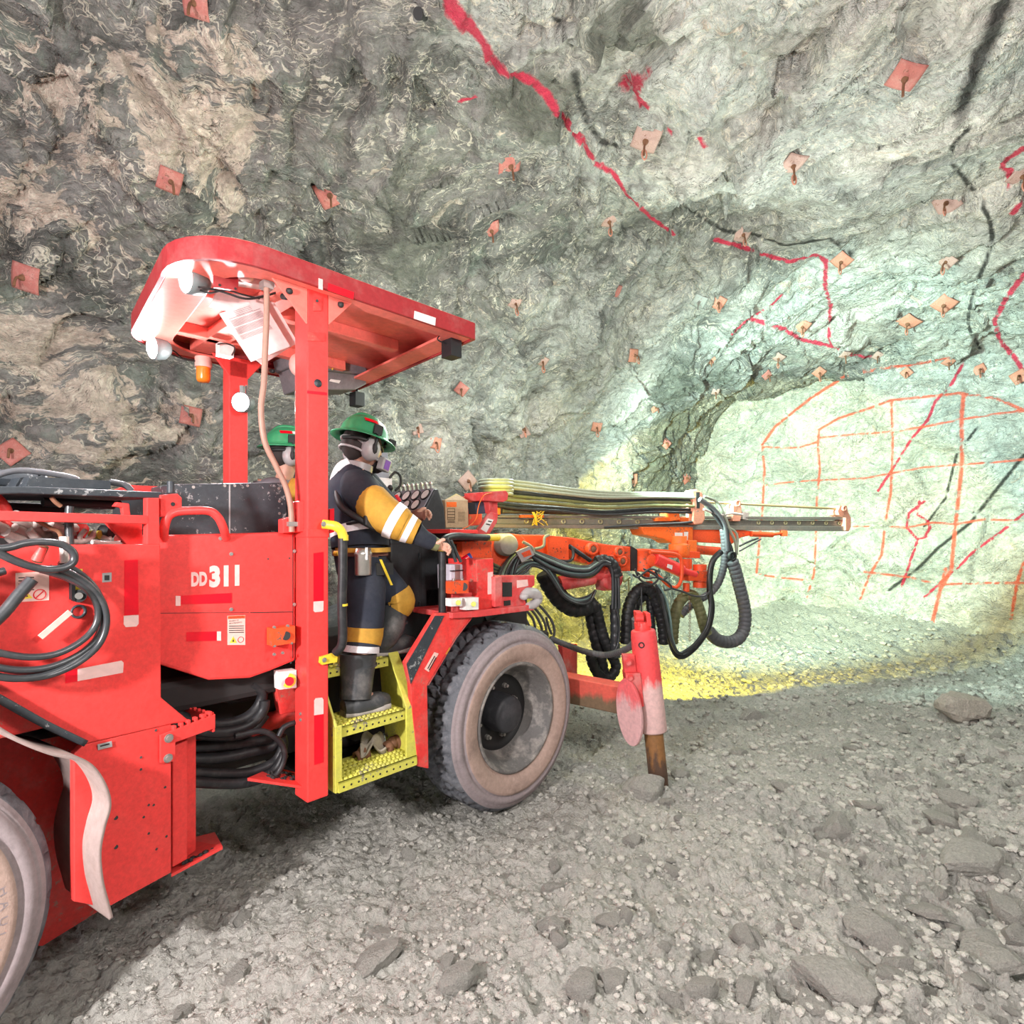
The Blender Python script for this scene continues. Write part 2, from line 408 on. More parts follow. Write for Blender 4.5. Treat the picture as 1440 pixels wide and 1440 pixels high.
# ---- shell
aa = np.concatenate([np.arange(-3.0, 0.5, 0.07), np.arange(0.5, 4.0, 0.026), np.arange(4.0, 10.2, 0.022), np.arange(10.2, 11.3, 0.04)])
tt = np.concatenate([np.linspace(0, 0.07, 16)[:-1], np.linspace(0.07, 0.66, 400)[:-1], np.linspace(0.66, 1, 80)])
A, T = np.meshgrid(aa, tt, indexing='ij'); A = A.ravel(); T = T.ravel()
q, z = shell_point(A, T)
base = to_world(A, q, z)
e_ = 1e-3
q2, z2 = shell_point(A, np.clip(T+e_, 0, 1)); q1, z1 = shell_point(A, np.clip(T-e_, 0, 1))
dq, dz = q2-q1, z2-z1; L = np.hypot(dq, dz)+1e-9
nq, nz = dz/L, -dq/L           # points inwards
nrm = nq[:,None]*TQ+nz[:,None]*np.array([0,0,1.0])
cavev = base+nrm*(rock_disp(base)[:,None])
NA, NT = len(aa), len(tt)
# ---- end face
qq = np.arange(-5.9, 2.6, 0.027); zz = np.arange(-0.4, 5.4, 0.027)
Q, Z = np.meshgrid(qq, zz, indexing='ij'); Q = Q.ravel(); Z = Z.ravel()
fb = to_world(np.full(len(Q), FACE_A), Q, Z)
fd = rock_disp(fb+5.1, 0.62)+0.7*np.clip((1.0-Z), 0, 1)**2*0.5+0.12*np.clip((Q+2.0)/3, 0, 1)
facev = fb-fd[:,None]*TA
NQ, NZ = len(qq), len(zz)
# ---- floor height
def floor_h(x, y):
    p = np.stack([x, y, np.zeros_like(x)], 1)
    a = p@TA; q = p@TQ
    h = 0.035*fbm(p*0.55, 3, 60)
    h += 0.26*np.clip((q+0.9)/2.2, 0, 1)**1.6+0.45*np.clip((a-9.0)/1.5, 0, 1)**1.5
    h += 0.25*np.clip((-4.3-q)/1.2, 0, 1)
    rough = 0.55+1.1*np.clip((q+1.6)/2.0, 0, 1)+0.5*np.clip((a-8)/2, 0, 1)
    cl = facets(p*5+2, 70, 0.8); c2 = facets(p*13+4, 80, 0.9); c3 = fbm(p*26, 3, 90, 0.6); c4 = facets(p*31+1, 85, 1.0)
    h += rough*(0.036*np.clip(cl, -0.6, 1)+0.018*c2)+0.010*c3+0.008*c4+0.010*fbm(p*9, 3, 95)
    ps = p+0.012*np.stack([vnoise(p*30, 7), vnoise(p*30, 8), p[:,2]*0], 1)
    h += 0.020*pebbles(ps*np.array([13,15,0]), 110)+0.011*pebbles(ps*np.array([31,35,0]), 120)+rough*0.045*np.clip(pebbles(ps*np.array([4.1,5.2,0]), 130)-0.45, 0, 1)
    return h-0.012
ys = [0.6]
while ys[-1] < 12.5: ys.append(ys[-1]+max(0.009, ys[-1]*0.0048))
ys = np.array(ys)
xs = np.concatenate([np.arange(-6.5, -1.9, 0.05), np.arange(-1.9, 2.6, 0.0095), np.arange(2.6, 5, 0.02), np.arange(5, 10.5, 0.035)])
YY, XX = np.meshgrid(ys, xs, indexing='ij')
fx, fy = XX.ravel(), YY.ravel()
floorv = np.stack([fx, fy, floor_h(fx, fy)], 1)
NY, NX = len(ys), len(xs)
y2 = np.arange(-4.5, 0.61, 0.08); x2 = np.arange(-6.5, 7, 0.08)
YB, XB = np.meshgrid(y2, x2, indexing='ij'); backv = np.stack([XB.ravel(), YB.ravel(), floor_h(XB.ravel(), YB.ravel())], 1)

# ---- ray casting on low-cost copies, to find where things in the photo sit on the rock
def bvh(V, nr, nc, st):
    G = V.reshape(nr, nc, 3)[::st, ::st]; r, c = G.shape[:2]
    return BVHTree.FromPolygons(G.reshape(-1, 3).tolist(), grid_faces(r, c).tolist())
B_sh, B_fc, B_fl = bvh(cavev, NA, NT, 2), bvh(facev, NQ, NZ, 2), bvh(floorv, NY, NX, 3)
CAMP = Vector((0, 0, EYE))
def hit(px, py, which='sf'):
    d = (P(px, py, 1.0)-CAMP).normalized(); best = None
    for k, B in (('s', B_sh), ('f', B_fc), ('g', B_fl)):
        if k not in which: continue
        r = B.ray_cast(CAMP, d)
        if r[0] is not None and (best is None or r[3] < best[1][3]): best = (k, r)
    if best is None: return None
    loc, n = best[1][0], best[1][1]
    if n.dot(d) > 0: n = -n
    return loc, n, best[0]
def strokes(lines, step=6):
    out = []
    for w, pts in lines:
        for (x0, y0), (x1, y1) in zip(pts, pts[1:]):
            m = max(2, int(math.hypot(x1-x0, y1-y0)/step)); prev = None
            for i in range(m+1):
                t = i/m; h = hit(x0+(x1-x0)*t, y0+(y1-y0)*t)
                if h is None: prev = None; continue
                if prev is not None and (h[0]-prev).length < 0.6: out.append((prev, h[0], w))
                prev = h[0]
    return out
def stroke_field(V, segs, R=0.16):
    f = np.zeros(len(V), np.float32)
    for a, b, w in segs:
        a = np.array(a); b = np.array(b); lo = np.minimum(a, b)-R; hi = np.maximum(a, b)+R
        idx = np.nonzero(((V > lo) & (V < hi)).all(1))[0]
        if not len(idx): continue
        p = V[idx]-a; ab = b-a; t = np.clip(p@ab/(ab@ab+1e-9), 0, 1)
        d = np.linalg.norm(p-t[:,None]*ab, axis=1)
        f[idx] = np.maximum(f[idx], np.clip(1-d/(2.0*w), 0, 1))      # 0.5 at the stroke's edge
    return f
red_lines = [   # survey paint: half width in metres, pixels where the line is seen
 (0.035, [(628,0),(655,30),(682,62),(690,85),(712,102),(742,110),(768,132),(784,158),(812,188),(832,222)]),
 (0.026, [(838,230),(862,243),(882,275),(912,303),(948,330)]),
 (0.028, [(1005,337),(1040,346),(1075,358),(1110,368),(1148,358),(1162,368)]),
 (0.026, [(1162,368),(1160,400),(1168,430),(1166,475),(1170,484)]),
 (0.035, [(1052,448),(1095,460),(1130,478),(1172,487),(1200,500),(1245,504)]),
 (0.022, [(1100,414),(1078,435),(1052,448),(1030,470)]),
 (0.05, [(878,118),(898,105),(912,95)]), (0.035, [(898,105),(895,135),(908,150)]),
 (0.05, [(632,8),(655,35)]), (0.02, [(648,142),(668,136)]), (0.02, [(984,194),(993,206)]), (0.018, [(1038,238),(1045,244)]), (0.02, [(935,182),(946,188)]),
 (0.03, [(1440,208),(1408,230),(1420,240),(1422,268)]), (0.03, [(1440,278),(1425,300)]),
 (0.03, [(1440,385),(1415,420),(1398,452),(1408,482),(1425,500),(1440,525)]),
 (0.022, [(1355,510),(1338,540),(1315,565),(1305,590),(1280,620),(1258,655),(1235,690)]),
 (0.02, [(1300,705),(1278,722),(1275,742),(1290,758),(1303,755)]), (0.02, [(1288,722),(1305,733),(1308,742),(1302,752)]), (0.02, [(1290,722),(1293,705)]),
 (0.02, [(1290,760),(1280,790),(1268,825)]),
 (0.02, [(1440,722),(1405,750),(1370,775),(1350,795),(1300,840)]),
]
orange_lines = [
 (0.028, [(1072,625),(1090,600),(1140,560),(1190,528),(1240,518),(1290,512),(1335,503)]),
 (0.023, [(1072,628),(1075,660),(1072,720),(1068,760),(1064,805)]),
 (0.020, [(1072,628),(1100,630),(1125,629),(1148,622)]),
 (0.023, [(1150,605),(1180,588),(1220,575),(1252,563),(1300,558),(1350,553),(1400,560),(1440,577)]),
 (0.021, [(1152,605),(1150,625),(1153,660),(1149,700),(1147,760),(1145,805),(1135,840)]),
 (0.021, [(1253,563),(1255,600),(1255,640),(1253,690),(1245,735),(1240,780),(1222,810),(1210,842)]),
 (0.028, [(1355,555),(1352,590),(1353,650),(1348,700),(1343,745),(1338,800),(1322,830),(1310,880)]),
 (0.018, [(1150,616),(1200,611),(1255,607),(1300,600),(1350,590),(1400,582),(1440,578)]),
 (0.018, [(1078,682),(1120,677),(1150,675),(1215,673),(1255,665),(1300,657),(1350,653),(1400,650),(1440,646)]),
 (0.018, [(1200,740),(1240,740),(1275,742),(1310,735),(1345,737),(1385,730),(1440,733)]),
 (0.02, [(1068,808),(1095,812),(1135,816)]), (0.02, [(1215,804),(1280,812),(1320,822),(1380,820),(1440,820)]),
 (0.028, [(1330,800),(1322,825)]), (0.022, [(1440,790),(1430,820),(1422,870)]),
]
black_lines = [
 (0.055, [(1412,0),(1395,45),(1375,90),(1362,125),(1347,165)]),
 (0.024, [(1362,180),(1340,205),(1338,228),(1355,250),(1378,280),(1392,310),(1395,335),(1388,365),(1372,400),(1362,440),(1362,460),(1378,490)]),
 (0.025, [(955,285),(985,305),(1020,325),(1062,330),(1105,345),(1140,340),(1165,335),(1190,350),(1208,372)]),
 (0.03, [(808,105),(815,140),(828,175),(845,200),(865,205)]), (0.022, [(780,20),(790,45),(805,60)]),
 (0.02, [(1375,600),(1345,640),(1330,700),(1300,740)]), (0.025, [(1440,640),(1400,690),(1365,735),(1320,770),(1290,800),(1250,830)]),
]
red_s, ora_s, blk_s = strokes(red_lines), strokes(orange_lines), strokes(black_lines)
# ---- mottled zones of the rock: position blobs (pixel, radius in metres, amount)
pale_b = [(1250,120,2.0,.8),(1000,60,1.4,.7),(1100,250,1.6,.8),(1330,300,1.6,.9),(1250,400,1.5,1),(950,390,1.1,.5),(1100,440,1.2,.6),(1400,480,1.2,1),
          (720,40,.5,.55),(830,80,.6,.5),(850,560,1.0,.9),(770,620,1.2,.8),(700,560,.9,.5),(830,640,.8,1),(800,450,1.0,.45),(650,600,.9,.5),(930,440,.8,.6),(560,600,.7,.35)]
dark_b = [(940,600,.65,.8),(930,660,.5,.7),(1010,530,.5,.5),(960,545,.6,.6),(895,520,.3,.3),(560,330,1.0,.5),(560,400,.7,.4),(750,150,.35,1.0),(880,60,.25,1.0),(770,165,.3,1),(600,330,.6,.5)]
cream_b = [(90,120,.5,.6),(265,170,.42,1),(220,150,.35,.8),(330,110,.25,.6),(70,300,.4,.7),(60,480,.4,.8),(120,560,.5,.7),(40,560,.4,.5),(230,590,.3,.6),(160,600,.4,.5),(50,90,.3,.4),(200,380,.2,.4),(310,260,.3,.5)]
def blobs(V, L):
    f = np.zeros(len(V), np.float32)
    for px, py, r, s in L:
        h = hit(px, py)
        if h is None: continue
        c = np.array(h[0]); d2 = ((V-c)**2).sum(1)/r**2; f = np.maximum(f, s*np.exp(-d2*0.9).astype(np.float32))
    return f
def rock_attrs(V, face=False):
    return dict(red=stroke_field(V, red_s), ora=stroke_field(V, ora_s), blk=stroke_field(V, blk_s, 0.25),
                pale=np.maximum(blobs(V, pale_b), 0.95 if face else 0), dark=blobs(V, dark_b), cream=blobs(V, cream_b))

def rock_material():
    m, t, b = nt('rock_face'); L = t.links
    c = coords(t)
    # distorted coordinates give the folded, foliated look
    nz_ = N(t, 'ShaderNodeTexNoise'); nz_.inputs['Scale'].default_value = 1.1; nz_.inputs['Detail'].default_value = 4; L.new(c, nz_.inputs['Vector'])
    sub_ = N(t, 'ShaderNodeVectorMath', operation='SUBTRACT'); L.new(nz_.outputs[1], sub_.inputs[0]); sub_.inputs[1].default_value = (.5,.5,.5)
    sc_ = N(t, 'ShaderNodeVectorMath', operation='SCALE'); sc_.inputs['Scale'].default_value = 1.3; L.new(sub_.outputs[0], sc_.inputs[0])
    ad_ = N(t, 'ShaderNodeVectorMath', operation='ADD'); L.new(c, ad_.inputs[0]); L.new(sc_.outputs[0], ad_.inputs[1]); w = ad_.outputs[0]
    mp = N(t, 'ShaderNodeMapping'); mp.inputs['Rotation'].default_value = (0.5, 0.6, 0.3); mp.inputs['Scale'].default_value = (0.7, 1.4, 3.2); L.new(w, mp.inputs[0]); fol = mp.outputs[0]
    def attr(n): a = N(t, 'ShaderNodeAttribute', attribute_name=n); return a.outputs['Fac']
    nA = noise(t, w, 1.6, 6, 0.62); nB = noise(t, fol, 2.2, 6, 0.68); nC = noise(t, c, 14, 4, 0.7); nD = noise(t, fol, 7, 5, 0.7); nE = noise(t, c, 45, 2, 0.7)
    darkrock = mix(t, ramp(t, nA, [(0.38, 0.0), (0.62, 1.0)]), (0.12, 0.122, 0.112), (0.265, 0.25, 0.235))
    darkrock = mix(t, ramp(t, nB, [(0.45, 0.0), (0.66, 0.75)]), darkrock, (0.335, 0.33, 0.305))
    darkrock = mix(t, ramp(t, noise(t, w, 3.3, 4, 0.6), [(0.56, 0.0), (0.64, 0.55)]), darkrock, (0.20, 0.24, 0.20))
    palerock = mix(t, ramp(t, nA, [(0.36, 0.0), (0.6, 1.0)]), (0.45, 0.46, 0.43), (0.635, 0.665, 0.615))
    palerock = mix(t, ramp(t, nB, [(0.32, 0.75), (0.5, 0.0)]), palerock, (0.33, 0.32, 0.28))
    palerock = mix(t, ramp(t, noise(t, c, 0.8, 2), [(0.45, 0.0), (0.65, 0.45)]), palerock, (0.66, 0.54, 0.48))
    palerock = mix(t, ramp(t, nD, [(0.30, 0.55), (0.40, 0.0)]), palerock, (0.26, 0.26, 0.23))
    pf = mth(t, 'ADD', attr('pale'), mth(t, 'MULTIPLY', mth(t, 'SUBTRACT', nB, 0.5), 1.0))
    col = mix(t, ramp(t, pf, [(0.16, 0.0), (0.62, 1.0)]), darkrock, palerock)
    # cream patches and ribbons
    cf = mth(t, 'ADD', mth(t, 'MULTIPLY', attr('cream'), 0.34), mth(t, 'MULTIPLY', noise(t, fol, 1.7, 5, 0.66), 1.0))
    col = mix(t, ramp(t, cf, [(0.655, 0.0), (0.675, 0.9)]), col, mix(t, nC, (0.50, 0.42, 0.34), (0.74, 0.62, 0.52)))
    def veins(vec, scale, width, thr):
        n = noise(t, vec, scale, 4, 0.6)
        a = mth(t, 'ABSOLUTE', mth(t, 'SUBTRACT', n, thr)); return ramp(t, a, [(width*0.5, 1.0), (width, 0.0)])
    def gated(f, sc, lo, hi): return mth(t, 'MULTIPLY', f, ramp(t, noise(t, c, sc, 1), [(lo, 0.0), (hi, 1.0)]))
    v1 = gated(veins(fol, 1.3, 0.008, 0.5), 1.3, 0.34, 0.5)
    v2 = gated(veins(w, 1.9, 0.008, 0.47), 1.9, 0.42, 0.56)
    v3 = gated(veins(fol, 2.9, 0.011, 0.53), 2.3, 0.40, 0.55)
    vv = mth(t, 'MAXIMUM', mth(t, 'MAXIMUM', v1, v2), v3)
    col = mix(t, mth(t, 'MULTIPLY', vv, 0.72), col, (0.78, 0.72, 0.60))
    # dark joints
    j1 = gated(veins(fol, 2.0, 0.006, 0.42), 2.0, 0.45, 0.6)
    j2 = gated(veins(fol, 6.5, 0.014, 0.52), 2.7, 0.42, 0.6)
    jj = mth(t, 'MAXIMUM', j1, j2)
    col = mix(t, mth(t, 'MULTIPLY', jj, 0.75), col, (0.05, 0.052, 0.045))
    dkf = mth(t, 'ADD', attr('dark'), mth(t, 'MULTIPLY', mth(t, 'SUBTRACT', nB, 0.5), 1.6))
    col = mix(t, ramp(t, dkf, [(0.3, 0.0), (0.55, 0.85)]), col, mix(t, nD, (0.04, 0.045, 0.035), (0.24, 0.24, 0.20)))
    col = mix(t, 1.0, col, ramp(t, nC, [(0.25, 0.72), (0.75, 1.25)]), 'MULTIPLY')
    col = mix(t, 1.0, col, ramp(t, nE, [(0.25, 0.85), (0.75, 1.15)]), 'MULTIPLY')
    # sprayed lines
    def spray(name, colr, lo, hi, k=0.5):
        f = mth(t, 'ADD', attr(name), mth(t, 'MULTIPLY', mth(t, 'SUBTRACT', nC, 0.5), k))
        f = mth(t, 'MULTIPLY', f, ramp(t, attr(name), [(0.0, 0.0), (0.1, 1.0)]))
        return mix(t, ramp(t, f, [(lo, 0.0), (hi, 0.92)]), col, colr)
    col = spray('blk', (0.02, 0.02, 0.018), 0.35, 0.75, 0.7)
    col = spray('red', (0.62, 0.02, 0.07), 0.40, 0.66, 0.9)
    col = spray('ora', (0.80, 0.13, 0.075), 0.38, 0.72, 0.6)
    L.new(col, b.inputs['Base Color']); b.inputs['Roughness'].default_value = 0.62; b.inputs['Specular IOR Level'].default_value = 0.35
    h = mth(t, 'ADD', mth(t, 'MULTIPLY', nD, 1.0), mth(t, 'ADD', mth(t, 'MULTIPLY', nC, 0.45), mth(t, 'MULTIPLY', nE, 0.2)))
    bump(t, h, b, 1.0, 0.06)
    return m
ROCK = rock_material()
def floor_material():
    m, t, b = nt('muck_floor'); c = coords(t)
    n1 = noise(t, c, 1.3, 5, 0.6); n2 = noise(t, c, 18, 6, 0.7); n3 = noise(t, c, 70, 5, 0.7)
    col = mix(t, ramp(t, n1, [(0.35, 0.0), (0.65, 1.0)]), (0.40, 0.388, 0.352), (0.54, 0.52, 0.475))
    col = mix(t, ramp(t, n2, [(0.35, 0.45), (0.5, 0.0)]), col, (0.24, 0.235, 0.215))
    col = mix(t, 1.0, col, ramp(t, n3, [(0.3, 0.8), (0.7, 1.2)]), 'MULTIPLY')
    t.links.new(col, b.inputs['Base Color']); b.inputs['Roughness'].default_value = 0.75; b.inputs['Specular IOR Level'].default_value = 0.3
    v = N(t, 'ShaderNodeTexVoronoi'); v.inputs['Scale'].default_value = 42; t.links.new(c, v.inputs['Vector'])
    h = mth(t, 'ADD', mth(t, 'ADD', n3, mth(t, 'MULTIPLY', n2, 1.5)), mth(t, 'MULTIPLY', v.outputs[0], -0.6))
    bump(t, h, b, 0.9, 0.02)
    return m
FLOORM = floor_material()
GF = grid_faces(NA, NT)
ti = np.tile(np.arange(NT-1), NA-1)
cutL, cutR = int(np.searchsorted(tt, 0.22)), int(np.searchsorted(tt, 0.80))
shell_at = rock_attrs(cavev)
def subset(name, lo, hi):
    G = np.arange(NA*NT).reshape(NA, NT)[:, lo:hi+1]; idx = G.ravel()
    o = np_mesh(name, cavev[idx], grid_faces(G.shape[0], G.shape[1]), [ROCK], {k: v[idx] for k, v in shell_at.items()})
    return tag(o, kind='structure')
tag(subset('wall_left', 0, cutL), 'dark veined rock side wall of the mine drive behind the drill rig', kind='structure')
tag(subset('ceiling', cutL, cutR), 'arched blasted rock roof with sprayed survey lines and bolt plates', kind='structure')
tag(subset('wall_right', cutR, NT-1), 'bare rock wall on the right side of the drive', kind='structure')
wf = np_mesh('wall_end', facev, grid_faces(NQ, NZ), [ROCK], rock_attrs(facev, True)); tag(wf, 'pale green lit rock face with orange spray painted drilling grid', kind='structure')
fl = np_mesh('floor', np.concatenate([floorv, backv]), np.concatenate([grid_faces(NY, NX), grid_faces(len(y2), len(x2))+len(floorv)]), [FLOORM])
tag(fl, 'damp grey muck floor of the mine drive', kind='structure')
def ground(x, y): return float(floor_h(np.array([x]), np.array([y]))[0])
# =====================================================  DRILL RIG
RIG = empty('drill_rig', FR.w(-0.8, -0.85, 0))
tag(RIG, 'red mining drill rig with canopy, ladder and drilling boom', 'drill rig')
def part(name, mb, mat, parent=None, bevel=0.0, **k): return mb.build(name, mat, parent or RIG, bevel=bevel, **k)
def text(fr, s, px, py, h, mat, d, parent, name='lettering', sx=1.0, bold=0.0, rot=0.0, th=0.0006):
    cu = bpy.data.curves.new('t', 'FONT'); cu.body = s; cu.size = 1.0; cu.offset = bold; cu.resolution_u = 3
    o = bpy.data.objects.new('t', cu); COL.objects.link(o); dg = bpy.context.evaluated_depsgraph_get(); dg.update()
    me = bpy.data.meshes.new_from_object(o.evaluated_get(dg)); vs = [v.co.copy() for v in me.vertices]; fs = [tuple(p.vertices) for p in me.polygons]
    bpy.data.objects.remove(o); s0, z0 = fr.px(px, py, d); ca, sa = math.cos(rot), math.sin(rot); k = h/0.7
    out = []
    for v in vs:
        a, b = v.x*k*sx, v.y*k; out.append(fr.w(s0+a*ca-b*sa, d+th, z0+a*sa+b*ca))
    return mkobj(name, out, fs, [mat], parent)

def sticker(fr, pts, d, mats, parent, name='reflective_sticker', lines=(), label=None):
    mb = MB(); mb.fpx(fr, pts, d+0.0015, 0.0015)
    for ln in lines: mb.mat(1); mb.fpx(fr, ln, d+0.0022, 0.0008)
    o = mb.build(name, mats, parent)
    if label: o['label'] = label
    return o

# ---------- wheels
def wheel(fr, s, parent, name='wheel', dusty=False):
    c = fr.w(s, 0, 0.56); ax = fr.n; e = empty(name, fr.w(s, -0.16, 0.0), parent)
    prof = [(0.315,-0.035),(0.325,-0.005),(0.338,0.006),(0.342,0.001),(0.347,0.012),(0.352,0.012),(0.356,0.017),(0.40,0.028),(0.43,0.031),(0.447,0.030),(0.452,0.020),(0.464,0.018),(0.469,0.026),(0.50,0.018),(0.506,0.008),(0.512,0.010),(0.517,0.004),(0.528,0.001),(0.533,-0.006),
            (0.548,-0.022),(0.556,-0.035),(0.56,-0.05),(0.56,-0.075),(0.56,-0.10),(0.56,-0.125),(0.56,-0.15),(0.56,-0.175),(0.56,-0.20),(0.56,-0.225),(0.56,-0.25),(0.556,-0.27),(0.548,-0.285),(0.52,-0.31),(0.45,-0.33),(0.34,-0.31),(0.315,-0.28)]
    n = 216; mb = MB(); mb.lathe(c, ax, prof, n, up=ZV)
    # tread blocks: zig-zag grooves and shoulder notches
    cnt = 26
    for j, (r, h) in enumerate(prof):
        if r < 0.545: continue
        for i in range(n):
            th = i/n*cnt; zig = 0.22*math.sin(h*90); ph = (th+zig+(0.5 if h < -0.15 else 0)) % 1.0
            g = ph < 0.16 or (abs(h+0.15) < 0.012+0.006*math.sin(th*6.28))
            if not g and (0.55 < ph < 0.64) and r > 0.55: g = True
            k = 0.045 if g else 0.0
            if r < 0.552: k *= 0.7
            v = mb.v[j*n+i]; rad = v-(c+ax*h); mb.v[j*n+i] = c+ax*h+rad*(1-k/max(r, .1)*1.0)
    # side of the tyre is dust brown, tread dark
    for fi in range(len(mb.f)):
        j = fi//n; mb.m[fi] = 0 if j >= 17 else (2 if j >= 9 else 1)
    tyre = mb.build('tyre', [M['tread'], M['tyre'], M['tyre_grey']], e)
    R2 = MB(); R2.lathe(c, ax, [(0.333,-0.02),(0.333,0.012),(0.322,0.016),(0.312,0.008),(0.306,-0.02),(0.296,-0.035),(0.290,-0.05),(0.283,-0.06),(0.276,-0.10),(0.262,-0.125),(0.245,-0.14),(0.235,-0.15)], 64, up=ZV)
    rim = R2.build('rim', M['rim'], e)
    R3 = MB(); R3.lathe(c, ax, [(0.238,-0.148),(0.228,-0.17),(0.205,-0.185),(0.16,-0.19),(0.0,-0.19)], 48, up=ZV); R3.build('wheel_centre', M['hub_in'], e)
    H = MB(); H.lathe(c, ax, [(0.0,-0.05),(0.09,-0.052),(0.108,-0.06),(0.115,-0.075),(0.122,-0.19)], 32, up=ZV)
    hub = H.build('hub', M['hub'], e)
    for k in range(8):
        a = 2*math.pi*k/8+0.3; p = c+ax*(-0.19)+fr.f*math.cos(a)*0.165+ZV*math.sin(a)*0.165
        MB().cyl(p, p+ax*0.02, 0.016, n=8).cyl(p+ax*0.02, p+ax*0.04, 0.010, n=8).build('wheel_nut', M['bolt'], e)
    return e
M['tyre'] = paint('dusty_tyre_sidewall', (0.40, 0.28, 0.235), 0.8, 0.9, (0.20, 0.14, 0.12), scale=7, bmp=0.5)
M['tread'] = paint('muddy_tyre_tread', (0.12, 0.125, 0.14), 0.75, 0.8, (0.28, 0.28, 0.30), scale=16, bmp=0.6)
M['rim'] = paint('dusty_wheel_rim', (0.13, 0.12, 0.115), 0.6, 1.0, (0.46, 0.41, 0.37), scale=9, bmp=0.5)
M['hub'] = paint('hub_dark', (0.035, 0.035, 0.04), 0.5, 0.5, (0.14, 0.13, 0.14), scale=9)
M['tyre_grey'] = paint('dusty_tyre_shoulder', (0.30, 0.245, 0.25), 0.8, 0.7, (0.17, 0.145, 0.15), scale=7, bmp=0.4); M['hub_in'] = flat('wheel_centre_black', (0.012, 0.011, 0.012), 0.6)
wheel(FR, 0.0, RIG); rw = wheel(RR, -0.56, RIG)
class Arc:                      # frame turned about the wheel centre so a letter sits radially on the sidewall
    def __init__(self, th): self.th = th
    def px(self, x, y, d): return 0.0, 0.0
    def w(self, a, d, b):
        r = 0.405+b; th = self.th; s = r*math.cos(th)+a*math.sin(th); z = r*math.sin(th)-a*math.cos(th); return RR.w(-0.56+s, d, 0.56+z)
for k_, ch_ in enumerate('HAULER'): text(Arc(math.radians(10-6.2*k_)), ch_, 0, 0, 0.026, M['tyre_grey'], 0.0285, rw, name='raised_letter', sx=1.1, th=0.002)
for fr, s in ((FR, 0.0), (RR, -0.56)):     # far side wheels and axles
    e = empty('wheel', fr.w(s, -1.75, 0), RIG); c = fr.w(s, -1.95, 0.56)
    mb = MB(); mb.lathe(c, fr.n, [(0.31,0.0),(0.45,-0.03),(0.53,0.0),(0.56,0.05),(0.56,0.25),(0.53,0.31),(0.45,0.33),(0.31,0.30)], 48, up=ZV); mb.build('tyre', M['tread'], e)
    MB().lathe(c, fr.n, [(0.31,0.0),(0.30,0.3),(0.27,0.2),(0.0,0.18)], 32, up=ZV).build('rim', M['rim'], e)
    a = MB(); a.cyl(fr.w(s, -0.2, 0.56), fr.w(s, -1.8, 0.56), 0.11, n=16); a.ball(fr.w(s, -0.95, 0.56), 0.2); part('axle', a, M['inside'])

# ---------- rear body
rb = MB(); rb.fpx(RR, [(-260,768),(226,765),(227,981),(268,1015),(243,1018),(117,1047),(0,985),(-160,905)], 0, 0.04)
cover = part('rear_cover', rb, M['red'], bevel=0.005)
core = MB(); s1, _ = RR.px(222, 800); core.fbox(RR, -1.6, s1-0.02, -1.55, -0.042, 1.05, 1.60)
part('rear_body', core, M['red_worn'], bevel=0.01)
sk = MB(); sk.fpx(RR, [(118,1047),(241,1018),(241,1227),(150,1277),(104,1268),(104,1060)], -0.004, 0.03)
skirt = part('rear_skirt', sk, M['red'], bevel=0.003)
inn = MB(); inn.fpx(RR, [(-260,930),(-20,985),(150,1050),(170,1262),(60,1330),(-260,1330)], -0.34, 0.03); part('wheel_arch_plate', inn, M['red_worn'])
ch = MB(); ch.fpx(RR, [(243,1050),(264,1040),(264,1208),(243,1220)], -0.03, 0.25); ch.fpx(RR, [(262,1038),(276,1030),(276,1196),(262,1206)], -0.09, 0.2)
part('skirt_end_box', ch, M['red'], bevel=0.004)
br = MB(); br.fpx(RR, [(226,1034),(303,1004),(303,1024),(247,1044),(247,1071),(226,1073)], 0.014, 0.012)
for k in range(6):
    x = 244+k*10; y = 1026-k*4.0; br.fpx(RR, [(x,y+2),(x+4.5,y),(x+4.5,y-6),(x,y-4.5)], 0.014, 0.02)
s3, z3 = RR.px(303, 1006, 0.014); br.fbox(RR, s3-0.01, s3, -0.30, 0.012, z3-0.065, z3)
for k in range(10): br.fbox(RR, s3-0.012, s3, -0.28+k*0.03, -0.265+k*0.03, z3, z3+0.012)
step = part('toothed_step', br, M['red'], bevel=0.002)
for x, y in ((237,1038),(236,1066)):
    b = MB().bolt(RR.wp(x, y, 0.014), RR.n, 0.012, 0.012); b.build('bolt', M['bolt'], step)
for x, y in ((198,1065),(198,1082),(209,1132),(216,1132),(202,1149),(209,1172),(220,1194),(163,1150),(163,1191),(232,1107),(234,1176),(219,1027)):
    MB().cyl(RR.wp(x, y, -0.006), RR.wp(x, y, -0.0025), 0.0045 if x != 163 else 0.007, n=10).build('bolt_hole', M['ink'], skirt)
tr = MB(); tr.prism([RR.wp(241,1229,-0.01), RR.wp(313,1190,-0.01), RR.wp(302,1170,-0.25), RR.wp(262,1180,-0.3), RR.wp(240,1205,-0.2)], -ZV*0.012)
part('bottom_tray', tr, M['red'])
md = MB()
for k in range(60):
    t, u = random.random(), random.random(); p = RR.wp(255+50*t, 1215-22*t, -0.03-0.16*u); md.ball(p, random.uniform(.006, .016), n=6)
part('mud_crust', md, M['inside'])
